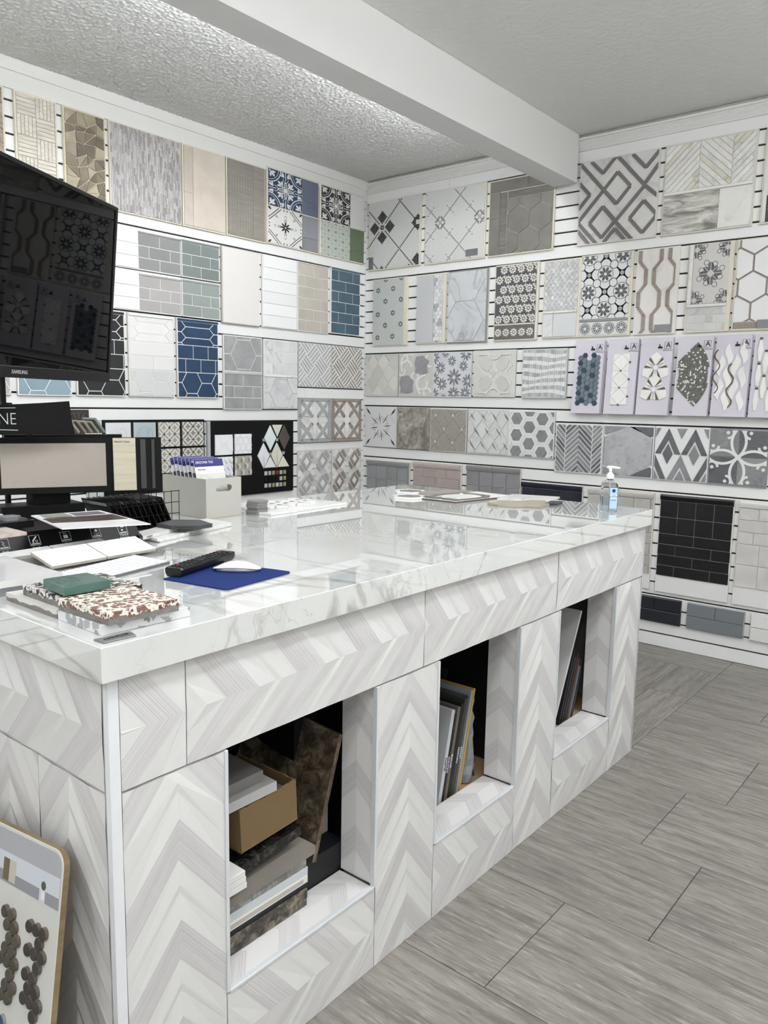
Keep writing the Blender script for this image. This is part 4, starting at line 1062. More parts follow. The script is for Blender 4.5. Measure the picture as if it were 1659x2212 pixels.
# --- back wall, third row (12 inch squares)
GE = M('#b9bbbe', rough=.4, rnd=0)
def sq(u0, z0, lab, grp, face, w_=.309, h=.306, th=.012): return Board('K', u0, z0, w_, h, lab, grp, face=face, edge=GE, th=th)
B = sq(.026, 1.446, 'pale grey ogee lantern mosaic board next to the corner', GH, M('#c6c6c0', rough=.4, rnd=0)); it = []
lm_ = M('#cfcfc9', rough=.25)
def ogee(cx, cy, a, h_, n=7):
    pr = [(cx+a*(.5-.5*math.cos(pi*i/n)), cy-h_/2+h_/2*i/n) for i in range(n+1)]; pr += [(x, 2*cy-y) for x, y in pr[::-1][1:]]
    return pr+[(2*cx-x, y) for x, y in pr[::-1][1:-1]]
for i in range(4):
    for j in range(5):
        cx, cy = .02+i*.103+(.0515 if j % 2 else 0), .02+j*.075
        q = clip(ogee(cx, cy, .0515, .150), .006, .006, .303, .300)
        if q: B.piece(q, M(['#cbcbc4', '#c3c4be', '#d1d0c9'][(i*2+j) % 3], rough=.25), 'lantern_tile', gap=.006, h=.0016, bev=0)
B = sq(.343, 1.446, 'baroque white and grey marble scroll mosaic board', GH, M('#c9c8c2', 'marble', .35, '#b5b4ae', 3)); it = []
gm = M('#9d9ea1', 'cloud', .35, '#8b8c90', 3)
for x, y in ((.145, .165), (.015, .03)):
    q = [(x+.0, y), (x+.06, y-.008), (x+.12, y+.004), (x+.112, y+.05), (x+.125, y+.085), (x+.07, y+.122), (x+.01, y+.115), (x-.004, y+.07), (x+.008, y+.03)]
    B.piece(clip(q, .006, .006, .303, .300), gm, 'grey_piece')
it = []
wmm = M('#dedede', rough=.3, rnd=0)
for cx, cy, r0, a0, a1 in ((.07, .21, .045, 0, 4), (.09, .23, .07, 1, 3.2), (.21, .10, .05, 2, 6.5), (.24, .08, .07, 1.5, 4.2), (.15, .14, .03, 0, 4.5), (.03, .18, .03, 3, 7), (.26, .03, .03, 0, 4), (.05, .27, .03, 4, 8), (.28, .25, .04, 2, 5)): it += [(q, wmm) for q in arc(cx, cy, r0, a0, a1, .014, 9)]
B.joined('scroll_pieces', cl(it, .006, .006, .303, .300), h=.004)
B = sq(.651, 1.446, 'white marble board scattered with grey daisies', GH, M('#d3d5d8', 'marble', .35, '#c0c3c7', 2), .316)
dz = [M('#77797e', rough=.35), M('#8d9096', rough=.35)]
for cx, cy, r in ((.06, .20, .045), (.155, .245, .038), (.25, .21, .038), (.175, .135, .062), (.075, .09, .045), (.175, .025, .050), (.005, .27, .05), (.27, .29, .05), (.29, .11, .05), (.01, .13, .045), (.01, .02, .045), (.27, .03, .045), (.10, .30, .035), (.09, -.005, .03)):
    for k in range(10):
        a = 2*pi*k/10+cx*9; q = clip(circ(cx+r*.58*math.cos(a), cy+r*.58*math.sin(a), r*.40, 7, 0, r*.145, a), .006, .006, .310, .300)
        if q: B.piece(q, dz[k % 2], 'petal', gap=.0, h=.0008, bev=.0002, min_area=2e-5)
B = sq(.984, 1.450, 'cream board with one large raised four-petal flower', GH, M('#cfcfca', rough=.35, rnd=0), .322); fm = M('#c9c9c6', rough=.25); em = M('#d9d8d0', rough=.25)
for sx_ in (-1, 1):
    for sy in (-1, 1):
        cx, cy = .161, .153
        q = [(cx+sx_*.012, cy+sy*.055), (cx+sx_*.04, cy+sy*.10), (cx+sx_*.085, cy+sy*.115), (cx+sx_*.115, cy+sy*.085), (cx+sx_*.10, cy+sy*.04), (cx+sx_*.055, cy+sy*.012), (cx+sx_*.03, cy+sy*.03)]
        B.piece(q, fm, 'petal', h=.004)
        B.piece(circ(cx+sx_*.020, cy+sy*.020, .017, 8, 0, .012, math.atan2(sy, sx_)), em, 'small_petal', h=.004, gap=0)
it = [(q, em) for q in arc(.161, .153, .010, 0, 2*pi, .006, 8)]
for k in range(4):
    a = k*pi/2
    it += [(q, em) for q in arc(.161+.150*math.cos(a), .153+.150*math.sin(a), .055, a+pi-1.35, a+pi+1.35, .010, 10)]
    it += [(q, em) for q in stroke([(.161+.135*math.cos(a+pi/4-.42), .153+.135*math.sin(a+pi/4-.42)), (.161+.175*math.cos(a+pi/4), .153+.175*math.sin(a+pi/4)), (.161+.135*math.cos(a+pi/4+.42), .153+.135*math.sin(a+pi/4+.42))], .010)]
B.joined('raised_outline', cl(it, .006, .006, .316, .300), h=.006)
B = sq(1.358, 1.446, 'mosaic board of wavy white and grey bands', GH, M('#c9cbcb', rough=.4, rnd=0), .310, .308, .018); it = []; rr = random.Random(4)
wv = [M(c, rough=.35, rnd=0) for c in ('#dedfde', '#a9acaf', '#c3c5c6', '#bbbdbf')]
for r in range(13):
    for i in range(20):
        def yy(x, r_): return .302-r_*.0228+.007*math.sin(x*17+r_*.45)+.003*math.sin(x*40+r_)
        x0, x1_ = .006+i*.0149, .006+(i+1)*.0149
        wh = r % 2 == 1
        if wh and i % 3: continue
        if wh: x1_ = min(.304, x0+.0447)
        q = clip([(x0, yy(x0, r+1)), (x1_, yy(x1_, r+1)), (x1_, yy(x1_, r)), (x0, yy(x0, r))], .006, .006, .304, .302)
        if q: it.append((q, wv[0] if wh else wv[1+rr.randrange(3)]))
B.joined('wavy_mosaic', it, h=.003, gap=.0012)

# --- back wall, fourth row
B = sq(.026, 1.072, 'white board with a thin dark starburst next to the corner', GI, M('#d3d4d4', 'marble', .35, '#c2c4c6', 1.5), .308, .300)
sd = M('#4b4b4d', rough=.35); sl = M('#a9a9ab', rough=.35)
for k in range(24):
    a = 2*pi*k/24+.13; cx, cy = .155, .150; lo = .022+.02*((k*7) % 3); hi = .085 if k % 3 else .105; md = sd if k % 3 == 0 else sl
    if k % 6 == 3: lo, hi, md = .025, .12, sd
    p0 = (cx+lo*math.cos(a), cy+lo*math.sin(a)); p1 = (cx+hi*math.cos(a), cy+hi*math.sin(a)); pm_ = ((p0[0]+p1[0])/2-math.sin(a)*.0045, (p0[1]+p1[1])/2+math.cos(a)*.0045); pn = ((p0[0]+p1[0])/2+math.sin(a)*.0045, (p0[1]+p1[1])/2-math.cos(a)*.0045)
    B.piece([p0, pn, p1, pm_], md, 'sliver', gap=0, h=.0012, min_area=1e-5)
for sx_ in (-1, 1):
    for sy in (-1, 1):
        p1 = (.154+sx_*.144, .150+sy*.140); p0 = (.154+sx_*.095, .150+sy*.085); B.piece([p0, ((p0[0]+p1[0])/2+.006, (p0[1]+p1[1])/2-.006*sx_*sy), p1, ((p0[0]+p1[0])/2-.006, (p0[1]+p1[1])/2+.006*sx_*sy)], sd, 'sliver', gap=0, h=.0012)
for a, b_, c_, d in ((.004, .004, .154, .150), (.154, .004, .304, .150), (.004, .150, .154, .296), (.154, .150, .304, .296)): pass
B = sq(.335, 1.070, 'mottled brown-grey stone board', GI, M('#9a958b', rough=.4, rnd=0), .300, .300)
B.piece(rect(.002, .002, .298, .298), M('#8c867a', 'stone2', .4, '#b9b6ad', 1.2, vec='obj'), 'slab', gap=0)
B = sq(.636, 1.068, 'taupe and white ribbed fish-scale chevron board', GI, M('#d6d4cf', rough=.4, rnd=0), .308, .300)
ta = M('#8f8a80', rough=.4, rnd=0); n = 9
it = []
for i in range(-1, 4):
    for j in range(-1, 5):
        cx, cy = .045+i*.148+(.074 if j % 2 else 0), -.04+j*.092
        for k in range(n):
            t = k/n
            # nested V: each diamond carries ribs parallel to its upper sides
            for sx_ in (-1, 1):
                x0, y0 = cx, cy+.09-t*.18+.09*0; 
                a = (cx, cy+.092-t*.160); c2 = (cx+sx_*.072*(1 if t < .5 else 2*(1-t)), 0)
                ex = .072*min(1, 2*(1-t)*.98); b2 = (cx+sx_*ex, a[1]-ex*1.22)
                if t >= .5 or True:
                    yb = cy-.092+abs(b2[0]-cx)*0
                lim = cy-.092+ (abs(b2[0]-cx))/.072*.092
                if b2[1] < lim:
                    # clip the rib on the lower edge of the diamond
                    s_ = (a[1]-(cy-.092))/((1.22+1.278)); s_ = max(.002, min(.072, s_)); b2 = (cx+sx_*s_, a[1]-s_*1.22)
                it.append(([a, b2, (b2[0], b2[1]-.0095), (a[0], a[1]-.0095)], ta))
B.joined('ribs', cl(it, .006, .006, .302, .294), h=.0025, stuff=False)
B = sq(.951, 1.068, 'white diamond tile board with slim grey slivers', GI, M('#c9cbcb', rough=.4, rnd=0), .322, .298)
for i in range(-1, 5):
    for j in range(-1, 5):
        cx, cy = .02+i*.100+(.05 if j % 2 else 0), .02+j*.072
        q = clip([(cx, cy-.068), (cx+.050, cy), (cx, cy+.068), (cx-.050, cy)], .006, .006, .316, .292)
        if q: B.piece(q, M('#d6d8d6', 'marble', .3, '#c3c5c4', 1.5), 'diamond', gap=.006)
for i in range(0, 4):
    for j in range(0, 3):
        cx, cy = .04+i*.088+(j % 2)*.03-.02, .03+j*.095
        q = clip([(cx, cy+.058), (cx+.012, cy+.028), (cx+.046, cy-.004), (cx+.022, cy+.034)], .006, .006, .316, .292)
        if q: B.piece(q, M('#85827c', rough=.3), 'sliver', gap=0, h=.0056)
B = sq(1.272, 1.066, 'grey hexagon board with thick white interlaced outlines', GI, M('#e0e1e0', rough=.4, rnd=0), .330, .300)
for q in hexes(.006, .006, .324, .294, .0615, True, .055, .03): B.piece(q, M('#dfe1e0', 'marble', .35, '#c9cbcb', 2), 'outline_tile', gap=.001, h=.004)
for q in hexes(.006, .006, .324, .294, .0615, True, .055, .03, .70): B.piece(q, M('#8f9193', 'marble', .35, '#707376', 3), 'hexagon', gap=.001, h=.0065)
# --- row J
gm3 = [M('#6f7275', 'marble', .35, '#55585b', 3), M('#95979a', 'marble', .35, '#7b7d80', 3), M('#85888a', 'marble', .35, '#a5a7a9', 3)]
B = Board('K', 1.613, .990, .313, .304, 'grey marble herringbone strip board with white joints', GJ, face=M('#e2e3e2', rough=.4, rnd=0), edge=GE, th=.012); rr = random.Random(8)
c = math.sqrt(.5)
for j in range(-12, 14):
    y = j*.031
    for sg in (-1, 1):
        cx = .156
        x0 = cx; xe = .085
        if True:
            q = [(cx, y), (cx+sg*xe, y-xe*.95), (cx+sg*xe, y-xe*.95+.0205), (cx, y+.0205)]
            q = clip(q, .008, .008, .305, .296)
            if q: B.piece(q, rr.choice(gm3), 'strip', gap=0)
        xo = .092
        q = [(cx+sg*xo, y-.006), (cx+sg*.155, y-.006+.063*1.05), (cx+sg*.155, y+.063*1.05+.0145), (cx+sg*xo, y+.0145)]
        q = clip(q, .008, .008, .305, .296)
        if q: B.piece(q, rr.choice(gm3), 'strip', gap=0)
B = Board('K', 1.928, .990, .311, .304, 'grey marble board with one huge pale hexagon', GJ, face=M('#dcdddd', rough=.4, rnd=0), edge=GE, th=.012)
hx = circ(.156, .152, .160, 6, 0); hx = [(.004+.010, .060), (.156+.0, -.01), (.292, .075), (.292, .235), (.165, .312), (.014, .235)]
q = clip(hx, .006, .006, .305, .298); B.piece(q, M('#b4b6b8', 'marble', .35, '#8d9093', 4, vec='obj'), 'hexagon', gap=.003)
for q, m in (([(.155, .298), (.305, .298), (.305, .245), (.29, .238)], gm3[0]), ([(.006, .298), (.15, .298), (.02, .245), (.006, .25)], gm3[2]), ([(.305, .24), (.296, .232), (.296, .078), (.305, .07)], gm3[1]), ([(.305, .06), (.29, .068), (.17, .006), (.305, .006)], gm3[0]), ([(.006, .055), (.02, .052), (.12, .006), (.006, .006)], gm3[2]), ([(.006, .24), (.011, .232), (.011, .062), (.006, .06)], gm3[0])): B.piece(q, m, 'corner_piece', gap=.003, min_area=2e-5)
B = Board('K', 2.243, .988, .304, .304, 'grey and white argyle lozenge marble board', GJ, face=M('#e1e2e2', rough=.4, rnd=0), edge=GE, th=.012)
def argy(cx, cy, m1, m2):
    a, h_ = .0725, .145
    for k, (sx_, sy) in enumerate(((1, 1), (-1, 1))):
        pass
    # dark chevron band around small lozenge
    O_ = [(cx, cy+h_), (cx+a, cy), (cx, cy-h_), (cx-a, cy)]; I_ = [(cx, cy+h_*.55), (cx+a*.55, cy), (cx, cy-h_*.55), (cx-a*.55, cy)]; C_ = [(cx, cy+h_*.40), (cx+a*.40, cy), (cx, cy-h_*.40), (cx-a*.40, cy)]
    for k in (0, 3):
        q = clip([O_[k], O_[(k+1) % 4], I_[(k+1) % 4], I_[k]], .006, .006, .298, .298)
        if q: B.piece(q, m1, 'band', gap=.0)
    q = clip(C_, .006, .006, .298, .298)
    if q: B.piece(q, m2, 'lozenge', gap=0)
for i in range(-1, 4):
    for j in range(-1, 3):
        argy(.078+i*.148, .152+j*.295, gm3[0], gm3[0] if i % 2 == 0 else gm3[2]); argy(.004+i*.148, .004+j*.295, gm3[1 if (i+j) % 2 else 0], gm3[2])
B = Board('K', 2.548, .986, .308, .310, 'grey marble board with white crossing circles and scrolls', GJ, face=M('#999b9d', 'marble', .35, '#7b7e81', 4), edge=GE, th=.012)
for q, m in ((rect(.008, .158, .152, .300), gm3[2]), (rect(.156, .158, .300, .300), gm3[0]), (rect(.008, .010, .152, .154), gm3[0]), (rect(.156, .010, .300, .154), gm3[1])): B.piece(q, m, 'quarter', gap=0, h=.003)
it = []; ww = M('#dfe0df', rough=.35, rnd=0); cx, cy = .154, .155
for k in range(4):
    a = k*pi/2; r_ = .086
    # vesica petals
    for s_ in (-1, 1): it += [(q, ww) for q in arc(cx+.083*math.cos(a)-s_*.07*math.sin(a), cy+.083*math.sin(a)+s_*.07*math.cos(a), .107, a-s_*pi/2-.86, a-s_*pi/2+.86, .014, 10)]
    b2 = a+pi/4
    for s_ in (-1, 1): 
        ox, oy = cx+.135*math.cos(b2)-s_*.052*math.sin(b2), cy+.135*math.sin(b2)+s_*.052*math.cos(b2)
        it += [(q, ww) for q in arc(ox, oy, .030, b2+s_*.2, b2+s_*3.9, .013, 9)]+[(circ(ox-.0, oy, .010, 7), ww)]
B.joined('inlay_scrolls', cl(it, .008, .010, .300, .300), d=.015, h=.0016, stuff=False)

# --- back wall, low rows
def low(u0, z0, w_, h, lab, m, railm, rows, edge=M('#cfc4b4', rough=.6), grp=GL_, plinth=0.0, face=None, rail=.038):
    "rows: list of (height, brick width, offset)"
    B = Board('K', u0, z0, w_, h, lab, grp, face=face or M('#dfe0df', rough=.5, rnd=0), edge=edge, th=.012)
    y = h-rail
    b = []
    if rail:
        r3 = [(0, 0), (.010, 0), (.0145, .4), (.016, .7), (.012, 1.0), (0, 1)]
        for xa, xb in ((.003, w_*.5-.0008), (w_*.5+.0008, w_-.003)):
            mb = MB(); mb.loft([[(xx, -(.012+d), y+.002+t*(rail-.004)) for d, t in r3] for xx in (xa, xb)], railm); mb.build('bullnose_rail', B.t)
    k = 0
    for rh, bw_, of in rows:
        for q in bricks(.003, y-rh, w_-.003, y, bw_, rh, 0):
            pass
        x = .003-of*bw_
        while x < w_-.004:
            q = clip(rect(x, y-rh, x+bw_, y), .003, plinth+.003, w_-.003, h)
            if q: B.piece(q, m, h=.006, gap=.0028, bev=.0016)
            x += bw_
        y -= rh; k += 1
    return B
ZL = lambda h_, c: M(h_, 'cloud', .28, c, 1.6, bump=.8, bscale=16, rnd=.06)
gy = ZL('#97999b', '#8a8c8f'); s4 = [(.1, .1, 0)]*6
low(.052, .35, .410, .622, 'blue-grey handmade square tile board at the corner', gy, M('#8e9090', rough=.25, bump=.4), [(.098, .1, .05)]*6)
low(.494, .36, .418, .624, 'dusty pink handmade brick tile board', ZL('#b3a5a0', '#a89a96'), M('#bcb0a9', rough=.25, bump=.4), [(.066, .2, .55), (.066, .2, 0)]*4+[(.1, .1, 0)])
low(.955, .36, .422, .630, 'warm grey handmade square tile board beside the pink one', ZL('#949296', '#87868a'), M('#8d8c8e', rough=.25, bump=.4), [(.098, .105, .02)]*6)
low(1.387, .34, .428, .570, 'dark navy brick tile board behind the worktop', M('#1b2130', rough=.3, rnd=.08), M('#1e2535', rough=.25), [(.074, .2, .6), (.074, .2, .0), (.06, .2, .5)]*3)
low(1.849, .338, .414, .572, 'pearl grey handmade tile board behind the sanitizer bottle', ZL('#b9b6b0', '#aba8a2'), M('#c4c2bd', rough=.2, bump=.4), [(.1, .1, .1), (.1, .1, .1), (.066, .1, .6), (.066, .2, 0), (.066, .2, .5), (.045, .1, 0)], plinth=.06)
low(2.298, .333, .408, .577, 'black handmade tile board on white backing', M('#161618', rough=.45, bump=.8, bscale=18, rnd=.1), M('#101012', rough=.3), [(.096, .1, 0), (.096, .1, 0), (.062, .2, 0), (.062, .2, .5), (.062, .2, 0), (.062, .2, .5)], plinth=.092)
low(2.730, .333, .40, .577, 'white rippled handmade tile board at the right edge', ZL('#d0cecb', '#c3c1be'), M('#dddcda', rough=.2, bump=.4), [(.066, .1, 0), (.066, .2, 0), (.066, .1, .2), (.115, .115, 0), (.125, .115, 0)], plinth=.092)
def small(u0, w_, lab, c, n):
    B = Board('K', u0, .146, w_, .152, lab, GM_, face=M('#c9cacb', rough=.5) if c != '#2b2f36' else M('#4a4e55', rough=.5), edge=M(c, rough=.4), th=.010)
    m = M(c, 'cloud', .25, c, rnd=.05)
    B.piece(rect(.002, .002, w_-.002, .075), m, gap=.002, h=.008, bev=.002)
    for i in range(n): B.piece(rect(.002+i*(w_-.004)/n, .076, .002+(i+1)*(w_-.004)/n, .150), m, gap=.002, h=.008, bev=.002)
small(2.148, .310, 'small charcoal brick tile board at the counter foot', '#2b2f36', 2); small(2.492, .311, 'small slate grey brick tile board above the floor', '#7c8288', 2); small(2.834, .30, 'small white brick tile board in the bottom row', '#dcdcda', 1)

# --- hooked lilac sample cards
LIL = M('#cdc9d4', rough=.6, rnd=.01); LILE = M('#b9b4c2', rough=.6, rnd=.01); hk = M('#1f1e22', rough=.35)
wt = M('#e8e8e5', 'marble', .3, '#dadad6', 1); gold = M('#7a6a4c', metal=.75, rough=.35)
CARDS = [(1.722, .184), (1.930, .184), (2.127, .186), (2.340, .190), (2.546, .181), (2.741, .176)]
def card(u0, w_, lab, logo=True):
    u0, w_ = CARDS.pop(0)
    t = thing('sample_card', lab, 'sample card', (u0, -.013, 1.356), 0, 'lilac sample cards on hooks'); t.rotation_euler = (math.radians(-4.0), 0, 0)
    h = .438
    MB().prism(rect(0, 0, w_, h), .026, .034, LIL, mW, .0006, side=LILE).build('card', t)
    for k in range(2): MB().prism(rect(.002, .002*k, w_+(.005+.005*k if u0 < 1.8 else .002), h-.004), .016-.011*k, .024-.011*k, LIL, mW, .0006, side=LILE).build('card', t)
    b = MB(); b.tube([(w_*.62, -.036, h-.055), (w_*.62, -.05, h-.055), (w_*.62, -.053, h-.040)], .0028, hk); b.tube([(w_*.62-.0, -.040, h-.052), (w_*.62-.028, -.010, h+.0), (w_*.62-.036, -.002, h+.03)], .0022, hk)
    b.prism(rect(w_*.62-.012, h-.061, w_*.62+.012, h-.052), .035, .039, hk, mW); b.build('hook', t)
    x, y = w_*.84, h-.045
    b = MB()
    for q in stroke([(x-.018, y-.018), (x+.018, y-.018), (x+.018, y+.018), (x-.018, y+.018), (x-.018, y-.018)], .0022): b.prism(q, .0340, .0344, hk, mW)
    b.build('logo_frame', t)
    text('A', .038, hk, t, TW(x+.002, y, .0344), off=.0006); text('ARTMALAGE', .010, hk, t, TW(x, y-.028, .0344), sx=.95)
    class Q: pass
    q = Board.__new__(Board); q.t = t; q.w = w_; q.h = h; q.th = .034; return q
B = card(1.716, .192, 'lilac card with blue-grey hexagon mosaic, many cards stacked behind')
rr = random.Random(12); dk_ = {(0, 1), (0, 3), (1, 0), (2, 3), (3, 1), (4, 3), (5, 0), (6, 2), (7, 0), (8, 3), (9, 1), (9, 0), (9, 4), (4, 0)}
for i in range(5):
    for j in range(10):
        if j == 9 and i in (2,): continue
        cx, cy = .040+i*.0275, .062+j*.0300+(.015 if i % 2 else 0)
        m = M('#2b4256', rough=.2) if (9-j, i) in dk_ else M('#6a7a85', rough=.25, rnd=.12)
        B.piece(circ(cx, cy, .0172, 6), m, 'hexagon', h=.006, gap=.001, bev=.001)
B = card(1.918, .186, 'lilac card with white diamond tiles and tiny gold dots')
for r in range(3):
    y0 = .055+r*.099; xa, xb = .040, .140; cx = .090
    B.piece([(cx, y0), (xb, y0+.0495), (cx, y0+.099), (xa, y0+.0495)], wt, 'diamond', h=.006, gap=.0012)
    for q in ([(xa, y0), (cx, y0), (xa, y0+.0495)], [(cx, y0), (xb, y0), (xb, y0+.0495)], [(xa, y0+.0495), (cx, y0+.099), (xa, y0+.099)], [(xb, y0+.0495), (xb, y0+.099), (cx, y0+.099)]): B.piece(q, wt, 'triangle', h=.006, gap=.0012)
    for x, y in ((cx, y0), (xb+.002, y0+.0495)): B.piece(circ(x, y, .0075, 4), gold, 'gold_dot', h=.0068, gap=0)
B = card(2.116, .200, 'lilac card with white and gold petal flowers')
for cy in (.145, .268):
    cx = .098; B.piece(circ(cx, cy, .0155, 6, pi/6), wt, 'hexagon', h=.006, gap=.001)
    for k in range(3):
        a = pi/2+k*2*pi/3
        def P(r, t): return (cx+r*math.cos(a+t), cy+r*math.sin(a+t))
        B.piece([P(.018, -.35), P(.072, -.50), P(.088, 0), P(.072, .50), P(.018, .35)], wt, 'petal', h=.006, gap=.001)
        for s_ in (-1, 1):
            B.piece([P(.019, s_*.40), P(.068, s_*.56), P(.060, s_*.74)], gold, 'gold_wedge', h=.0055, gap=.0)
            B.piece([P(.019, s_*.55), P(.060, s_*.76), P(.054, s_*1.03)], wt, 'wedge', h=.006, gap=.001)
B = card(2.326, .208, 'lilac card with fan of tiny silver-green mosaic squares')
it = []; rr = random.Random(21); gc = [M(c, rough=.2, metal=.2, rnd=0) for c in ('#73766e', '#84867d', '#6b6f6c', '#7b7568')]; gw = M('#dfe5dd', rough=.15, rnd=0)
for r in range(17):
    rad = .085+r*.0098; n_ = int(rad*1.62/.0096)
    for k in range(n_):
        a = -.78+1.6*(k+.5)/n_; x, y = -.060+rad*math.cos(a), .225+rad*1.0*math.sin(a)
        lim = .028+.0
        if x < .012 or x > .178: continue
        it.append((circ(x, y, .0058, 4, a+pi/4), gw if rr.random() < .17 else rr.choice(gc)))
B.joined('mosaic_fan', it, h=.004)
B = card(2.530, .190, 'lilac card with white leaf tiles and wavy gold lines')
def leaf(cx, cy, w5, h5, sk): 
    n = 8; L5 = [(cx-w5*math.sin(pi*i/n)*.5+sk*math.sin(2*pi*i/n), cy-h5/2+h5*i/n) for i in range(n+1)]; R5 = [(cx+w5*math.sin(pi*i/n)*.5+sk*math.sin(2*pi*i/n), cy-h5/2+h5*i/n) for i in range(n+1)]
    return L5+R5[::-1][1:-1]
for i in range(4):
    for j in range(3 if i % 2 else 2):
        B.piece(leaf(.034+i*.038, (.085 if i % 2 else .148)+j*.125-(.0 if i % 2 else 0), .036 if i % 2 else .040, .118, .008 if i % 2 else -.008), wt, 'leaf_tile', h=.0055+.0002*i, gap=.0)
for x0, y0, n in ((.014, .125, 2), (.090, .050, 2)):
    pts = [(x0+.016*math.sin(i*pi/5), y0+.235*i/20) for i in range(21)]
    b = MB()
    for q in stroke(pts, .006): b.prism(q, .0338, .0398, gold, mW)
    b.build('gold_line', B.t)
B = card(2.733, .185, 'lilac card with tall white rhombus tiles at the right edge')
for i in range(4):
    for j in range(3):
        cx, cy = .032+i*.030, .09+j*.130-(.065 if i % 2 else 0); q = clip([(cx, cy-.058), (cx+.014, cy), (cx, cy+.058), (cx-.014, cy)], .0, .03, .18, .37); q = [(cx-.006, cy-.056), (cx+.006, cy-.056), (cx+.0145, cy), (cx+.006, cy+.056), (cx-.006, cy+.056), (cx-.0145, cy)]
        if cy > .06: B.piece(q, wt, 'rhombus', h=.006, gap=.001); B.piece(rect(cx-.007, cy+.0575, cx+.007, cy+.0675), gold, 'gold_bar', h=.0065, gap=0)
# ---------------------------------------------------------------- television
def frame(o, org, right, up_, nrm):
    m = Matrix((Vector(right).normalized(), -Vector(nrm).normalized(), Vector(up_).normalized())).transposed().to_4x4(); m.translation = Vector(org); o.matrix_world = m
th_, ph_ = .5137, -.0901
n_ = Vector((math.cos(th_)*math.cos(ph_), math.sin(th_)*math.cos(ph_), math.sin(ph_))); r_ = Vector((-math.sin(th_), math.cos(th_), 0)); u_ = n_.cross(r_)
tv = thing('television', 'large black flat television on a pole at the left, screen switched off', 'television'); frame(tv, (1.635, -3.118, 1.4485), r_, u_, n_)
tb = M('#0d0d0f', rough=.3, rnd=0, spec=.3); W9, H9 = .905, .532
MB().prism(rect(-W9, 0, 0, H9), -.022, -.002, tb, mW, .002).build('housing', tv)
MB().prism(rect(-W9+.15, .08, -.15, H9-.08), -.055, -.0225, tb, mW, .004).build('rear_bulge', tv)
MB().prism(rect(-W9+.011, .030, -.011, H9-.011), -.0019, .0004, M('#050506', rough=.02, rnd=0, spec=.2), mW).build('screen', tv)
b = MB(); bz = M('#141416', rough=.28, rnd=0, spec=.35)
for q in (rect(-W9, 0, 0, .030), rect(-W9, H9-.011, 0, H9), rect(-W9, .030, -W9+.011, H9-.011), rect(-.011, .030, 0, H9-.011)): b.prism(q, -.0019, .004, bz, mW, .001)
b.build('bezel', tv)
text('SAMSUNG', .013, M('#9a9ca0', rough=.4, rnd=0), tv, TW(-.452, .015, .0042), sx=1.1, off=.0004)
ps = tv.matrix_world.inverted()
def wobj(b, name, parent): o = b.build(name, parent); o.matrix_parent_inverse = parent.matrix_world.inverted(); return o
bpy.context.view_layer.update()
b = MB(); b.tube([(1.59, -3.43, ZT+.012), (1.588, -3.43, 1.72)], .0085, tb, 12); b.box(1.575, -3.445, 1.375, 1.612, -3.415, 1.382, tb); b.tube([(1.588, -3.43, 1.70), (1.80, -3.50, 1.70)], .012, tb, 10); wobj(b, 'stand_pole', tv)
b = MB(); b.box(1.567, -3.47, ZT+.0005, 1.598, -3.39, ZT+.012, tb); wobj(b, 'stand_base', tv)

# ---------------------------------------------------------------- display rack with header
KR = M('#0b0c0e', rough=.5, rnd=0, spec=.2)
dr = thing('display_rack', 'black stone sample display rack with white lettered header and taupe panel', 'display rack', (1.70, -3.40, ZT))
b = MB(); q = [(-.16, -.08), (.12, .30), (.02, .37), (-.11, .11)]
b.prism([(-.09, -.10), (-.0, -.10), (.055, .12), (-.05, .13)], .0005, .085, KR); b.prism([(-.06, .0), (-.02, .0), (.01, .10), (-.03, .10)], .085, .12, KR); b.build('base', dr)
b = MB(); b.prism([(-.085, -.05), (-.05, -.06), (.07, .24), (.035, .26)], .12, .285, KR); b.build('back_box', dr)
def face(parent, p0, p1, z0, z1, th, m, name, t=0.0, bev=.001, lift=0):
    "upright plate; p0->p1 left to right in plan, z range, lean t"
    p0 = Vector((*p0, 0)); p1 = Vector((*p1, 0)); rr_ = (p1-p0); L_ = rr_.length; rr_.normalize(); nn = rr_.cross(Vector((0, 0, 1)))
    up2 = Vector((0, 0, 1)) - nn*t; up2.normalize(); n2 = rr_.cross(up2)
    b = MB(); b.prism(rect(0, 0, L_, z1-z0), -th+lift, lift, m, mW, bev); o = b.build(name, parent)
    mm = Matrix((rr_, -n2, up2)).transposed().to_4x4(); mm.translation = p0+Vector((0, 0, z0))
    o.matrix_local = Matrix.Translation(-Vector(parent.location)) @ mm
    return o, Matrix.Translation(-Vector(parent.location)) @ mm, L_
pa, pb_ = (1.672, -3.60), (1.872, -3.070)
pa = (1.620, -3.600)
f0, f1_ = (1.630, -3.580), (1.866, -3.085)
o, m_, L9 = face(dr, f0, f1_, 1.122, 1.285, .010, KR, 'frame_board', .05)
tt = lambda x: (f0[0]+(f1_[0]-f0[0])*x, f0[1]+(f1_[1]-f0[1])*x)
Lt = L9
for (xa, xb, za, zb2, m, nm, lf) in ((.19, .705, .019, .146, M('#a79e94', 'cloud', .35, '#a0978d', .6, rnd=0), 'taupe_panel', .003), (.742, .86, .004, .161, M('#c8c1ab', 'wood', .4, '#bab399', .8, rnd=0), 'cream_panel', .008), (.885, .915, .008, .157, M('#3b3d3c', rough=.4), 'grey_stripe', .003), (.945, .962, .008, .157, M('#3c3d39', rough=.4), 'grey_stripe', .003)):
    b = MB(); b.prism(rect(xa*Lt, za, xb*Lt, zb2), .0005, lf, m, mW, .0006); q = b.build(nm, dr); q.matrix_local = m_
text('Natural Classic', .009, M('#5d5a50', rough=.6, rnd=0), dr, m_ @ TW(.79*Lt, .150, .0084), sx=.8)
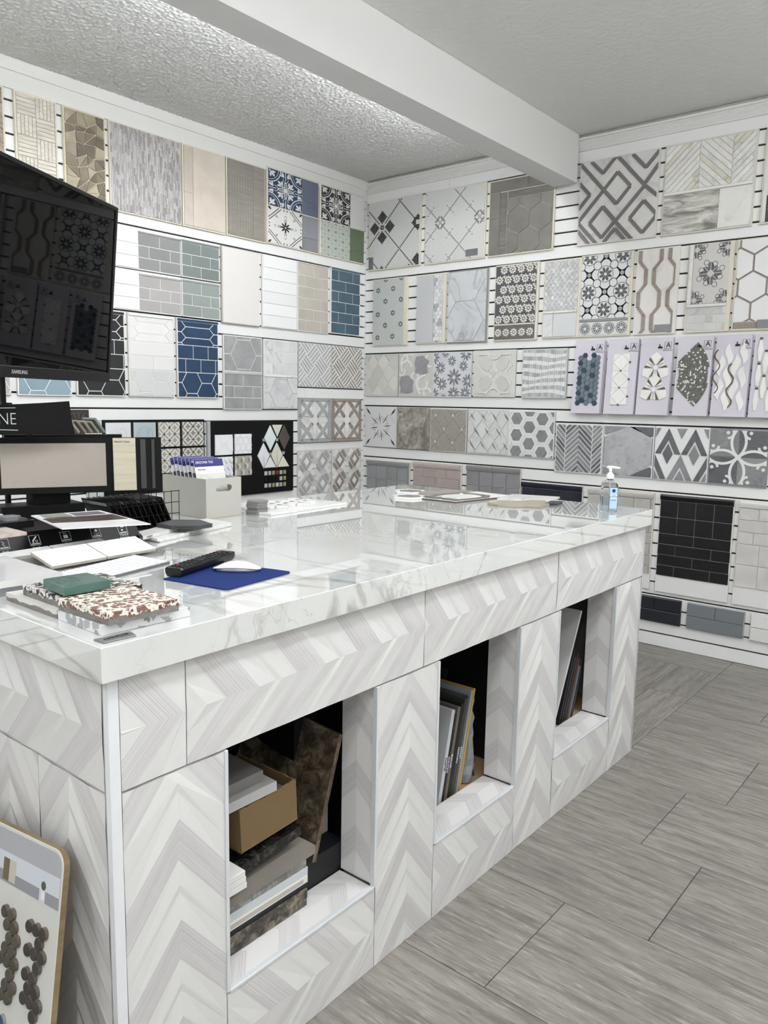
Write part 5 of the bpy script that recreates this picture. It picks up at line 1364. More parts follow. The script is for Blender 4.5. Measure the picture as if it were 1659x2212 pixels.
# curved header
hd0, hd1 = (1.722, -3.560), (1.808, -3.346)
rr_ = Vector((hd1[0]-hd0[0], hd1[1]-hd0[1], 0)); LH = rr_.length
b = MB(); top = [(LH*i/8-.10*(8-i)/8, .078+.016*(i/8)**2) for i in range(9)]; out = [(-.10, 0), (LH+.012, .0), (LH+.004, .045)]+top[::-1]
b.prism(out, -.004, 0, KR, mW)
rr_.normalize(); nn = rr_.cross(Vector((0, 0, 1))); mh = Matrix((rr_, -nn, Vector((0, 0, 1)))).transposed().to_4x4(); mh.translation = Vector((hd0[0], hd0[1], 1.296)); mh = Matrix.Translation(-Vector(dr.location)) @ mh
o = b.build('header_board', dr); o.matrix_local = mh
hw = M('#c9cccd', rough=.5, rnd=0)
text('STONE', .047, hw, dr, mh @ TW(.094, .042, .0004), align='RIGHT', sx=.78, off=-.0009)
b = MB()
for q in stroke([(-.03, .070), (.092, .0735)], .0016)+stroke([(-.03, .0165), (.096, .0125)], .0016): b.prism(q, .0002, .0006, hw, mW)
o = b.build('header_lines', dr); o.matrix_local = mh
text('Collection', .014, hw, dr, mh @ TW(.030, .004, .0004), align='RIGHT', sx=.8)
b = MB(); b.box(.0, -.02, .27, .012, -.008, .34, KR); b.build('header_post', dr)
# wire rack of leaning dark boards
wr = thing('wire_rack', 'black mesh rack holding a row of leaning dark samples', 'rack', (1.78, -3.128, ZT))
b = MB()
for x in (-.075, .075):
    for k in range(9): b.tube([(x, -.11+k*.0275, .005), (x-.0, -.11+k*.0275, .112)], .0011, KR, 5)
    for z in (.006, .04, .075, .110): b.tube([(x, -.112, z), (x, .112, z)], .0013, KR, 5)
b.box(-.078, -.113, .0005, .078, .113, .003, KR); b.build('wire_mesh', wr)
dk2 = [M(c, rough=.35, spec=.3) for c in ('#101012', '#161618', '#1b1a18', '#131517')]
for i in range(11):
    t = thing('dark_sample', ['leftmost', 'second', 'third', 'fourth', 'fifth', 'sixth', 'seventh', 'eighth', 'ninth', 'tenth', 'rightmost'][i]+' thin dark sample board from the left in the mesh rack', 'sample board', (1.708, -3.226+i*.0185, ZT+.0035), 0, 'dark boards leaning in the mesh rack'); t.rotation_euler = (.42, 0, 0)
    b = MB(); b.box(0, 0, .002, .142, .004, .098, dk2[i % 4], .0006); b.build('board', t); b = MB(); b.box(.006, -.0006, .084, .136, 0, .094, M('#6c6a64' if i % 3 else '#8f9a94', rough=.3)); b.build('edge_label', t)
# fan of frosted glass strips
for i in range(6):
    t = thing('glass_strip', ['first', 'second', 'third', 'fourth', 'fifth', 'sixth'][i]+' frosted glass strip from the left in the fan behind the black header', 'glass tile', (1.592+i*.0035, -3.262+i*.0195, 1.2905), 0, 'frosted glass strips behind the header'); t.rotation_euler = (.75, 0, .28)
    b = MB(); b.box(0, 0, 0, .05, .008, .055-.002*i+(.016 if i == 5 else 0), M(['#8f8a7c', '#a19a8a', '#8a8577', '#97917f', '#8c8676', '#7d8a80'][i], rough=.15), .002); b.build('glass_body', t)

# ---------------------------------------------------------------- grey bin with catalogue cards
gb = thing('storage_bin', 'grey storage bin with oval hand hole holding sample cards', 'storage bin', (1.70, -2.81, ZT))
gl, gs_ = M('#a3a49d', rough=.5, rnd=0), M('#b6b5ac', rough=.5, rnd=0)
b = MB(); x0, x1_, y0, y1 = -.122, .120, -.075, .075; hh = .134
b.box(x0, y0, .0005, x1_, y1, .005, gs_); b.box(x0, y0, .005, x1_-.005, y0+.005, hh, gs_); b.box(x0, y1-.005, .005, x1_-.005, y1, hh, gs_); b.box(x0, y0+.005, .005, x0+.005, y1-.005, hh, gs_)
# front end with oval hole: faces +x
def yz(P_, m): b.prism(P_, x1_-.005, x1_, m, lambda u, v, d: (d, u, v))
for q in (rect(-.075, .005, .075, .089), rect(-.075, .111, .075, .134), rect(-.075, .089, -.035, .111), rect(.035, .089, .075, .111)): yz(q, gs_)
for sx_ in (-1, 1):
    for sz in (-1, 1):
        cy, cz = sx_*.035, .100+sz*.011
        yz([(cy, cz)]+[(sx_*(.024+.011*math.cos(t)), .100+sz*.011*math.sin(t)) for t in (0, .4, .8, 1.2, pi/2)], gs_)
b.build('bin_body', gb)
pur = M('#3b3c86', rough=.4, rnd=0); cw = M('#e9eaee', rough=.4, rnd=0)
for i in range(7):
    t = thing('catalogue_card', 'front white card with purple header lettered in white, in grey bin' if i == 0 else ['', 'second', 'third', 'fourth', 'fifth', 'sixth', 'seventh'][i]+' purple-headed card from the front in the grey bin', 'card', (1.795-i*.022, -2.873, ZT+.006), 0, 'catalogue cards in the grey bin'); t.rotation_euler = (0, -.28, pi/2)
    t.rotation_euler = (0, 0, 0); mm = Matrix.Translation((1.795-i*.022, -2.873, ZT+.006)) @ Matrix.Rotation(-.30, 4, 'Y') @ Matrix.Rotation(pi/2, 4, 'Z'); t.matrix_world = mm
    hC = .196+.002*(i % 3); wC = .122
    MB().prism(rect(0, 0, wC, hC), -.002, 0, cw, mW).build('card', t)
    MB().prism(rect(0, hC-.026, wC, hC-.0005), .0001, .0005, pur, mW).build('header_band', t)
    MB().prism(rect(.002, .02, wC-.002, hC-.05), .0001, .0004, M('#5b574f', 'stone', .4, '#8d8a83', .8) if i else M('#dcdcd8', 'marble', .4, '#b9b9b4', 2), mW).build('stone_picture', t)
    if i < 2:
        text('ARIZONA TILE', .0125, cw, t, TW(.006, hC-.011, .0006), align='LEFT', sx=.9)
        text('White Marble', .006, M('#55565c', rough=.5, rnd=0), t, TW(.010, hC-.036, .0006), align='LEFT')

# ---------------------------------------------------------------- helper for loose plates
def plate(name, label, cat, pts, th, m, part='body', group=None, side=None, sub=None):
    "pts: top face corners in world space, th: thickness downwards along the face normal"
    P = [Vector(p_) for p_ in pts]; c0 = sum(P, Vector())/len(P); nn = (P[1]-P[0]).cross(P[2]-P[0]).normalized()
    if nn.z < 0: P = P[::-1]; nn = -nn
    Q = [p_-nn*th for p_ in P]; base = Vector((c0.x, c0.y, min(q.z for q in Q)))
    t = thing(name, label, cat, base, 0, group); b = MB(); n = len(P)
    b.v = [tuple(p_-base) for p_ in P]+[tuple(q-base) for q in Q]; i1 = b.mi(m); i2 = b.mi(side or m)
    b.f.append(list(range(n))); b.m.append(i1); b.f.append(list(range(2*n-1, n-1, -1))); b.m.append(i2)
    for i in range(n): j = (i+1) % n; b.f.append([i, n+i, n+j, j]); b.m.append(i2)
    b.build(part, t)
    return t, base
def flat(name, label, cat, outline, z0, z1, m, part='body', group=None, bev=.0006, side=None):
    cx = sum(p_[0] for p_ in outline)/len(outline); cy = sum(p_[1] for p_ in outline)/len(outline)
    t = thing(name, label, cat, (cx, cy, z0), 0, group); MB().prism([(x-cx, y-cy) for x, y in outline], 0, z1-z0, m, mH, bev, side).build(part, t)
    return t
# chart stand of resistance tests (low black wedge with a slanted lettered front)
ks = thing('test_stand', 'low black display stand with row of white test pictograms', 'display stand', (1.962, -3.43, ZT+.0005))
pr_ = [(.008, 0), (-.020, .050), (-.115, .062), (-.118, .0)]
b = MB(); b.loft([[(x+(yy-(-3.43))*.0, yy+3.43, z) for x, z in pr_] for yy in (-3.72, -3.235)], M('#0b0b0d', rough=.35, rnd=0, spec=.25)); b.build('stand_body', ks)
mf = Matrix(((0, math.sin(.51)*0, 0, 0),)*4) if False else None
rv, uv_ = Vector((0, 1, 0)), Vector((-.028, 0, .050)).normalized(); nv = rv.cross(uv_)
mk = Matrix((rv, -nv, uv_)).transposed().to_4x4(); mk.translation = Vector((.008, 0, 0))
ik = M('#d5d7d8', rough=.4, rnd=0)
for i, (yc, lab_) in enumerate(((-.185, 'Shock'), (-.105, 'Scratch'), (-.021, 'Heat'), (.066, 'Stain'), (.148, 'Chemical\nResistance'))):
    b = MB(); s = .0135; zc = .032
    for q in stroke([(yc-s, zc-s), (yc+s, zc-s), (yc+s, zc+s), (yc-s, zc+s), (yc-s, zc-s)], .0011)+[rect(yc-s*.8, zc-s*.8, yc+s*.8, zc-s*.62)]: b.prism(q, .0002, .0006, ik, mW)
    if i == 1: L_ = [q for q in stroke([(yc-.006, zc-.002), (yc+.006, zc+.010)], .0035)]+arc(yc+.004, zc-.003, .003, 0, 2*pi, .001, 7)+arc(yc-.005, zc-.005, .002, 0, 2*pi, .001, 6)
    elif i == 2: L_ = [rect(yc-.006, zc-.005, yc+.006, zc+.004)]+stroke([(yc-.003, zc+.006), (yc-.004, zc+.011)], .001)+stroke([(yc+.002, zc+.006), (yc+.001, zc+.011)], .001)
    elif i == 3: L_ = [circ(yc+.002, zc+.006, .004, 7), circ(yc-.005, zc-.003, .0014, 5), circ(yc+.001, zc-.005, .0014, 5), circ(yc+.006, zc-.003, .0014, 5)]
    elif i == 4: L_ = [circ(yc-.002, zc-.002, .0028, 8), rect(yc-.004, zc+.006, yc+.006, zc+.010)]
    else: L_ = stroke([(yc-.004, zc+.008), (yc+.002, zc+.001), (yc-.003, zc), (yc+.003, zc-.006)], .0015)
    for q in L_: b.prism(q, .0002, .0006, ik, mW)
    o = b.build('pictogram', ks); o.matrix_local = mk
    text(lab_, .0075, ik, ks, mk @ TW(yc, .0115 if i < 4 else .011, .0004), sx=.9)
# black box with hexagon marble on it, brochure, pink marble
bb = thing('sample_box', 'shiny black box on the test stand at the left edge', 'box', (1.90, -3.60, ZT+.0635)); MB().box(-.05, -.10, 0, .055, .065, .0155, M('#0f1012', rough=.18, rnd=0), .001).build('box_body', bb); MB().box(-.053, -.103, .0155, .058, .068, .0185, M('#131315', rough=.15, rnd=0), .001).build('lid', bb)
zb_t = ZT+.0635+.0187
for i, (x, y, m, l) in enumerate(((1.905, -3.625, CARR, 'white marble hexagon tile at the edge of the black box'), (1.915, -3.578, M('#7d8084', 'marble', .35, '#5f6266', 2), 'dark grey marble hexagon tile beside the white one'), (1.866, -3.60, CARR, 'white marble hexagon tile, rearmost on the black box'))):
    flat('hexagon_tile', l, 'tile', circ(x, y, .0265, 6, .3), zb_t, zb_t+.010, m, group='marble hexagons on the black box')
br = thing('brochure', 'open brochure with brown band lying on the black stand', 'brochure', (2.03, -3.42, 1.089)); pts = [(-.12, -.10, .004), (.085, -.125, -.004), (.112, .105, -.014), (-.10, .085, .002)]
b = MB(); P = [Vector(p_) for p_ in pts]; bp_ = M('#dcdcdf', rough=.3, rnd=0)
def BQ(u0, u1, v0, v1, dz, m): 
    f = lambda u, v: tuple((P[0]*(1-u)+P[1]*u)*(1-v)+(P[3]*(1-u)+P[2]*u)*v+Vector((0, 0, dz)))
    b.v += [f(u0, v0), f(u1, v0), f(u1, v1), f(u0, v1)]; k = len(b.v)-4; b.f.append([k, k+1, k+2, k+3]); b.m.append(b.mi(m))
n8 = 8
for dz, in ((0,), (-.003,)): BQ(0, 1, 0, 1, dz, bp_)
for (a, c2) in (((0, 0), (1, 0)), ((1, 0), (1, 1)), ((1, 1), (0, 1)), ((0, 1), (0, 0))):
    f = lambda u, v: (P[0]*(1-u)+P[1]*u)*(1-v)+(P[3]*(1-u)+P[2]*u)*v
    A1, A2 = f(*a), f(*c2); k = len(b.v); b.v += [tuple(A1), tuple(A2), tuple(A2-Vector((0, 0, .003))), tuple(A1-Vector((0, 0, .003)))]; b.f.append([k, k+1, k+2, k+3]); b.m.append(b.mi(bp_))
b.build('pages', br)
b = MB(); BQ(.30, .62, .03, .97, .0004, M('#43322c', 'wood', .35, '#2e211d', rnd=0)); BQ(.02, .26, .1, .45, .0004, M('#8a9082', rough=.5, rnd=0)); BQ(.05, .24, .5, .93, .0004, M('#6f6e78', rough=.5, rnd=0)); b.build('printed_pictures', br)
plate('marble_sample', 'pinkish marble sample resting on the black stand at the left edge', 'stone sample', [(1.93, -3.72, 1.078), (2.050, -3.72, 1.074), (2.043, -3.597, 1.074), (1.93, -3.61, 1.078)], .008, M('#cfc3bd', 'marble', .25, '#a9877a', 1.5))
# tiles laid on the lower tray
gt = M('#c9caca', 'marble', .3, '#b1b3b3', 1); gw2 = M('#e9eae9', rough=.08, rnd=.01)
plate('grey_tile', 'grey marble-look tile propped in front of the black stand, left one', 'tile', [(2.072, -3.70, 1.036), (2.060, -3.555, 1.036), (2.105, -3.55, 1.024), (2.117, -3.69, 1.024)], .007, gt, group='propped tiles by the keyboard')
plate('grey_tile', 'grey marble-look tile propped in front of the black stand, right one', 'tile', [(2.060, -3.551, 1.036), (2.048, -3.406, 1.036), (2.093, -3.398, 1.024), (2.105, -3.543, 1.024)], .007, gt, group='propped tiles by the keyboard')
for i, (l, dy) in enumerate((('glossy white brick tile propped over the keyboard, left one', 0), ('glossy white brick tile propped over the keyboard, right one', .146))):
    plate('white_tile', l, 'tile', [(2.147-.012*i, -3.640+dy, 1.044), (2.136-.012*i, -3.497+dy, 1.044), (2.213-.012*i, -3.486+dy, 1.020), (2.224-.012*i, -3.629+dy, 1.020)], .007, gw2, group='propped tiles by the keyboard', side=M('#b4aea3', rough=.6))
ty = thing('tile_tray', 'low grey tray edge under the propped tiles', 'tray', (2.13, -3.54, ZT+.0005)); MB().box(-.03, -.15, 0, .0, .17, .022, M('#8d8c88', rough=.5), .001).build('tray_body', ty)
t, _b = plate('marble_slab_sample', 'large white marble slab sample at the left edge by the keyboard', 'stone sample', [(2.10, -3.90+.06, 1.040), (2.372, -3.835, 1.040), (2.385, -3.690, 1.040), (2.13, -3.690, 1.040)], .014, M('#d5d7d8', 'marble', .12, '#8f9193', 1.2, rnd=0), side=M('#cfd0cd', rough=.5))
b = flat('marble_slab_sample', 'second pale slab sample lying directly under the large white one', 'stone sample', [(2.12, -3.846), (2.355, -3.846), (2.355, -3.71), (2.15, -3.71)], ZT+.0005, 1.0255, M('#b9bbc0', 'marble', .3, '#a0a3a8', 1))
# keyboard
kb = thing('keyboard', 'slim white and silver keyboard lying behind the propped tiles', 'keyboard', (2.335, -3.385, ZT+.0005)); kb.rotation_euler = (0, 0, math.atan2(.952, -.235)-pi)
b = MB(); b.loft([[(0, -.002, 0), (0, -.118, 0), (0, -.118, .010), (0, -.002, .0045)], [(.30, -.002, 0), (.30, -.118, 0), (.30, -.118, .010), (.30, -.002, .0045)]], M('#b9bcc0', metal=.6, rough=.35, rnd=0)); 
kb.rotation_euler = (0, 0, 0); R3 = Vector((-.235, .972, 0)).normalized(); F3 = Vector((R3.y, -R3.x, 0))
kb.matrix_world = Matrix((-R3, -F3, Vector((0, 0, 1)))).transposed().to_4x4(); kb.matrix_world.translation = Vector((2.335, -3.385, ZT+.0005))
mm = Matrix((-R3, -F3, Vector((0, 0, 1)))).transposed().to_4x4(); mm.translation = Vector((2.330, -3.388, ZT+.0005)); kb.matrix_world = mm
b = MB(); kbm = M('#777a7e', metal=.3, rough=.45, rnd=0)
b.loft([[(x, .001, 0), (x, .114, 0), (x, .114, .010), (x, .001, .0045)] for x in (0, .285)], kbm); b.build('keyboard_body', kb)
km = M('#e6e8ea', rough=.35, rnd=0)
for r in range(6):
    n = [9, 14, 14, 13, 12, 14][r] if r else 9; x = .004
    wds = ([.0175*1.25]*1+[.0175]*2+[.088]+[.0175]*2+[.0175]*3) if r == 0 else [.0195]*14
    wds = [w9 for w9 in wds]
    while x < .279 and wds:
        w9 = wds.pop(0); w9 = min(w9, .281-x)
        if w9 < .006: break
        y = .005+r*.0178; z = .0048+(y/.114)*.0050; 
        key_ = ('key', round(w9, 4))
        if key_ not in _pc: _pc[key_] = MB().prism(rect(.0016, 0, w9-.0016, .0152 if r < 5 else .010), 0, .0022, km, mH, .0008).mesh('key')
        o = bpy.data.objects.new('key', _pc[key_]); C.objects.link(o); o.parent = kb; o.location = (x, y, z); o.rotation_euler = (.045, 0, 0); x += w9+.0003
# mouse pad, mouse, remote
pd = flat('mouse_pad', 'blue mouse pad on the worktop', 'mouse pad', [(2.462, -3.500), (2.634, -3.470), (2.641, -3.462), (2.614, -3.262), (2.606, -3.256), (2.425, -3.300)], ZT+.0005, ZT+.0035, M('#1b3578', rough=.85, rnd=0, spec=.2), 'pad')
ms = thing('mouse', 'white wireless mouse on the blue pad', 'mouse', (2.515, -3.335, ZT+.0038)); ms.rotation_euler = (0, 0, math.atan2(.634, .773))
def mouse_():
    rings = []; n = 20; b = MB()
    prof = [(0, .86, .0), (.25, .97, .0), (.45, 1, .0)]
    def ring(s, zf):
        o = []
        for i in range(n):
            a = 2*pi*i/n; x, y = .0565*s*math.copysign(abs(math.cos(a))**.8, math.cos(a)), .0285*s*math.copysign(abs(math.sin(a))**.8, math.sin(a))
            o.append((x, y, zf(x, s)))
        return o
    arch = lambda x: .0215*(1-(x/.0565)**2*.62)
    base_ = MB(); base_.loft([ring(.86, lambda x, s: 0), ring(.90, lambda x, s: .004+.004*(1-(x/.0565)**2))], M('#9a9da3', metal=.5, rough=.35, rnd=0)); base_.build('base', ms, smooth=True)
    R5 = [ring(.90, lambda x, s: .0042+.004*(1-(x/.0565)**2)), ring(1.0, lambda x, s: max(.006, arch(x)*.62))]
    for s in (.97, .85, .65, .4, .15): R5.append(ring(s, lambda x, s: arch(x)*(.62+.38*(1-s**3))))
    b.loft(R5, M('#eeeff1', rough=.12, rnd=0)); b.build('shell', ms, smooth=True)
mouse_()
rc = thing('remote_control', 'black television remote lying on the edge of the blue pad', 'remote control', (2.468, -3.478, ZT+.0038)); rc.rotation_euler = (0, 0, math.radians(107.5)-pi/2+.03)
rk = M('#151517', rough=.3, rnd=0); b = MB()
def rring(y, s=1): return [(x*s, y, z) for x, z in ((-.018, .0), (.018, .0), (.023, .008), (.024, .017), (.021, .0205), (-.021, .0205), (-.024, .017), (-.023, .008))]
b.loft([rring(0, .9), rring(.004), rring(.22), rring(.226, .9)], rk); b.build('remote_body', rc)
for r in range(13):
    for c9 in range(3 if r not in (5, 6) else 1):
        o_ = MB(); x = (c9-1)*.0125 if r not in (5, 6) else 0; col = '#2b2b2e'
        if (r, c9) == (12, 0): col = '#a3303a'
        if r == 1: col = ['#9b2c33', '#3a3a3d', '#3a3a3d'][c9]
        ww_ = .008 if r not in (5, 6) else .030
        o_.prism(rect(x-ww_/2, .014+r*.0155, x+ww_/2, .022+r*.0155), .0204, .0228, M(col, rough=.5, rnd=0), mH, .0006); o_.build('button', rc)
# ---------------------------------------------------------------- terrazzo samples at the near corner
mort = M('#8b8882', 'cloud', .8, '#77746f', 4, bump=1, bscale=60, rnd=0)
def layered(lab, outline, z0, z1, top_m, under=None, frac=.45, name='terrazzo_sample', wavy=True):
    cx = sum(q[0] for q in outline)/4; cy = sum(q[1] for q in outline)/4
    t = thing(name, lab, 'stone sample', (cx, cy, z0), 0, 'terrazzo and stone samples piled at the near corner'); loc = [(x-cx, y-cy) for x, y in ccw(outline)]
    if under is None: MB().prism(loc, 0, z1-z0, top_m, mH, .0006).build('stone_body', t); return t
    h = z1-z0; pts = []
    for i in range(4):
        a, c = loc[i], loc[(i+1) % 4]
        for k in range(14): pts.append((a[0]+(c[0]-a[0])*k/14, a[1]+(c[1]-a[1])*k/14))
    rr = random.Random(len(lab)); w_s = [h*frac+rr.uniform(-.16, .16)*h for _ in pts]
    n = len(pts); b = MB(); b.loft([[(x*.992, y*.992, 0) for x, y in pts], [(x*.995, y*.995, w) for (x, y), w in zip(pts, w_s)]], under, False); b.f.append(list(range(n))[::-1]); b.m.append(0); b.build('mortar_bed', t)
    b = MB(); b.loft([[(x, y, w-.0003) for (x, y), w in zip(pts, w_s)], [(x, y, h) for x, y in pts]], top_m, False); b.f.append([n+i for i in range(n)]); b.m.append(0); b.build('terrazzo_top', t)
    return t
layered('white terrazzo slab with grey pebbles, bottom of the pile', [(2.592, -3.812), (2.739, -3.814), (2.746, -3.640), (2.600, -3.640)], ZT+.0005, 1.0245, M('#d2d2d5', 'chip2', .15, '#8f8e90', 45, rnd=0))
layered('cream terrazzo block with red and brown stone chips', [(2.600, -3.815), (2.752, -3.808), (2.758, -3.672), (2.606, -3.672)], 1.025, 1.046, M('#e0dacd', 'chip2', .25, '#5f3630', 115, rnd=0), mort, .5)
layered('white stone block on grey mortar left of the terrazzo pile', [(2.392, -3.812), (2.588, -3.812), (2.588, -3.690), (2.402, -3.690)], ZT+.0005, 1.0215, M('#d2d1cc', 'cloud', .4, '#c4c3bd', 2, rnd=0), mort, .55)
layered('black and white mosaic terrazzo block under the green glass', [(2.437, -3.800), (2.594, -3.800), (2.594, -3.640), (2.447, -3.640)], 1.022, 1.0415, M('#1f1f22', 'chip2', .3, '#f2f0ec', 120, rnd=0), mort, .5)
gg = thing('glass_paver', 'small green glass block on top of the sample pile', 'glass block', (2.552, -3.752, 1.0472)); gm_ = M('#5c857b', 'cloud', .15, '#4c756b', 1.5, bump=.6, bscale=45, rnd=0, trans=.25)
MB().prism([(-.048, -.040), (.042, -.047), (.046, .042), (-.040, .044)], 0, .017, gm_, mH, .0015).build('glass_body', gg)
gg.location.z = 1.0463
npl = flat('name_plate', 'small engraved grey metal plate near the counter corner', 'name plate', [(2.752, -3.836), (2.780, -3.834), (2.782, -3.776), (2.755, -3.770)], ZT+.0003, ZT+.0032, M('#8d8e90', metal=.5, rough=.4, rnd=0), 'plate')
mt = Matrix.Translation((0, 0, .0031)) @ Matrix.Rotation(pi/2+.02, 4, 'Z')
text('SAPIENSTONE', .0085, M('#3c3c3e', rough=.5, rnd=0), npl, mt, sx=.85)
# ---------------------------------------------------------------- samples along the back edge of the worktop
def hexring(cx, cy, R5, z0, lab, rot=.25, cin='#77736d', grp='framed hexagon tiles on the worktop'):
    t = thing('framed_hexagon', lab, 'tile', (cx, cy, z0), rot, grp); b = MB(); V = circ(0, 0, R5, 6); V2 = circ(0, 0, R5*.74, 6)
    for k in range(6): MB().prism([V[k], V[(k+1) % 6], V2[(k+1) % 6], V2[k]], 0, .008, M('#e3e3e1', rough=.3), mH, .0006).build('white_strip', t)
    MB().prism(circ(0, 0, R5*.73, 6), 0, .0075, M(cin, 'cloud', .4, '#8a867f', 3), mH, .0006).build('inner_hexagon', t)
hexring(1.915, -1.905, .075, ZT+.0005, 'framed grey hexagon tile, nearest one left on the worktop'); hexring(1.80, -1.745, .075, ZT+.0005, 'framed grey hexagon tile behind the nearest one', .25)
for i, (x, y, a) in enumerate(((1.90, -1.70, .9), (1.95, -1.60, .85))):
    c9, s9 = math.cos(a), math.sin(a); flat('taupe_strip', ['taupe tile strip beside the framed hexagons', 'farther taupe tile strip beside the framed hexagons'][i], 'tile', [(x-.075*c9+.014*s9, y-.075*s9-.014*c9), (x+.075*c9+.014*s9, y+.075*s9-.014*c9), (x+.075*c9-.014*s9, y+.075*s9+.014*c9), (x-.075*c9-.014*s9, y-.075*s9+.014*c9)], ZT+.0005, ZT+.010, M('#9d968b', rough=.45), group='taupe strips on the worktop')
t = flat('sample_board', 'white board with scalloped grey frame pieces on the worktop', 'tile sample board', [(1.965, -1.905), (2.150, -1.900), (2.200, -1.545), (2.010, -1.520)], ZT+.0005, ZT+.006, M('#e2e1dd', rough=.3, rnd=0), 'panel', side=M('#5d4f43', rough=.6))
gp = M('#7f7d79', 'cloud', .35, '#6d6b67', 3)
def SP(u, v): 
    A_, B_, C_, D_2 = Vector((-.1163, -.1875)), Vector((.0687, -.1825)), Vector((.1187, .1725)), Vector((-.0713, .1975)); p_ = (A_*(1-u)+B_*u)*(1-v)+(D_2*(1-u)+C_*u)*v; return (p_.x, p_.y)
MB().prism([SP(.22, .12), SP(.5, .16), SP(.78, .12), SP(.86, .35), SP(.78, .58), SP(.5, .62), SP(.22, .58), SP(.14, .35)], .0055, .0105, M('#ecedec', rough=.2, rnd=0), mH, .0006).build('white_medallion', t)
for q in ([(.06, .04), (.45, .04), (.50, .09), (.44, .13), (.22, .11), (.14, .09)], [(.56, .04), (.94, .04), (.95, .12), (.80, .10), (.60, .13), (.54, .09)], [(.90, .14), (.97, .16), (.97, .60), (.88, .62), (.93, .38)], [(.03, .08), (.11, .12), (.08, .36), (.13, .60), (.04, .62)], [(.16, .64), (.40, .60), (.5, .65), (.6, .60), (.86, .64), (.84, .70), (.5, .72), (.16, .70)]):
    MB().prism([SP(*x) for x in q], .0055, .0115, gp, mH, .0006).build('grey_piece', t)
t = flat('arabesque_tile', 'beige bracket shaped tile beside the sanitizer, lying flat', 'tile', [(2.270, -1.855), (2.330, -1.875), (2.395, -1.850), (2.415, -1.815), (2.470, -1.795), (2.462, -1.70), (2.420, -1.650), (2.400, -1.610), (2.345, -1.64), (2.335, -1.70), (2.270, -1.755)], ZT+.0005, ZT+.0095, M('#a9a191', 'wood', .45, '#9c9484'), 'tile_body')
flat('white_triangle_tile', 'white pointed marble piece behind the beige bracket tile', 'tile', [(2.215, -1.69), (2.40, -1.592), (2.375, -1.44), (2.18, -1.505)], ZT+.0005, ZT+.009, M('#dfdfdd', 'marble', .2, '#bcbcb8', 1), 'tile_body')
flat('black_tile_piece', 'small black tile piece beside the beige bracket tile', 'tile', [(2.435, -1.690), (2.478, -1.672), (2.462, -1.585), (2.418, -1.60)], ZT+.0005, ZT+.010, M('#33343a', rough=.4), 'tile_body')
# left end: white slab with scalloped mosaic, stacked grey hexagons
flat('marble_sample', 'thin white marble sheet near the grey bin', 'stone sample', [(1.850, -2.690), (1.910, -2.680), (1.880, -2.255), (1.690, -2.290), (1.700, -2.640)], ZT+.0005, ZT+.009, M('#e2e3e2', 'marble', .2, '#c6c8c8', 1, rnd=0), 'panel')
t = thing('scalloped_mosaic', 'white scalloped marble mosaic sheet on the thin marble sheet', 'tile', (1.79, -2.47, ZT+.0095)); k = 0
for i in range(3):
    for j in range(5):
        x, y = -.065+i*.042+(j % 2)*.021, -.13+j*.052
        q = [(x+.028*math.cos(a)*(1+.18*math.cos(4*a)), y+.030*math.sin(a)*(1+.18*math.cos(4*a))) for a in [2*pi*v/16 for v in range(16)]]; MB().prism(shrink(q, .002), 0, .009, M('#e6e6e4', 'marble', .25, '#cfcfcc', 2), mH, .0012).build('scalloped_tile', t)
for k in range(6): flat('grey_hexagon_tile', ['lowest', 'second', 'third', 'fourth', 'fifth', 'topmost'][k]+' tile in the stack of grey hexagons beside the bin', 'tile', circ(1.825+.002*(k % 2), -2.672+.003*(k % 3), .041, 6, .35), ZT+.0005+k*.0078, ZT+.0079+k*.0078, M('#8c8c8a', 'cloud', .4, '#7b7b79', 3), group='stack of grey hexagon tiles')
ms9 = thing('mosaic_sheet', 'white marble mosaic sheet under the lettered marble strip', 'tile', (1.96, -3.09, ZT+.0005)); MB().prism([(.035, -.158), (.112, -.150), (.028, .178), (-.115, .165), (-.09, -.02)], 0, .003, M('#cfcfcb', rough=.5), mH).build('mesh_backing', ms9)
it = MB(); mm9 = M('#e1e2e0', 'marble', .3, '#c9cac8', 2, rnd=0)
for i in range(16):
    for j in range(18):
        x, y = -.115+i*.0152, -.158+j*.0187
        xa = .036-.145*min(1, max(0, (y+.158)/.26)); xb = .112-.085*(y+.15)/.33
        if x > xa and x+.014 < xb: it.prism(rect(x, y, x+.0143, y+.0178), .003, .0105, mm9, mH)
o = it.build('marble_squares', ms9); o['kind'] = 'stuff'
cg = flat('marble_strip', 'white marble piece with handwritten lettering on its edge', 'stone sample', [(1.985, -3.250), (2.060, -3.285), (2.000, -3.130), (1.925, -3.110)], ZT+.0115, ZT+.0215, M('#e0e0dd', 'marble', .3, '#c3c3be', 1), 'strip')
d1 = Vector((2.000-2.060, -3.130+3.285, 0)).normalized(); n1 = Vector((d1.y, -d1.x, 0))
mt = Matrix((d1, -n1, Vector((0, 0, 1)))).transposed().to_4x4(); mt.translation = Vector((2.060, -3.285, ZT+.0115))-cg.location
text('GOLD', .008, M('#4a4a4a', rough=.6, rnd=0), cg, mt @ TW(.030, .005, .0004), sx=1.2)
d1 = Vector((2.060-1.985, -3.285+3.250, 0)).normalized(); n1 = Vector((d1.y, -d1.x, 0)); mt = Matrix((d1, -n1, Vector((0, 0, 1)))).transposed().to_4x4(); mt.translation = Vector((1.985, -3.250, ZT+.0115))-cg.location
text('CALACATTA', .008, M('#4a4a4a', rough=.6, rnd=0), cg, mt @ TW(.042, .005, .0004), sx=1.1)
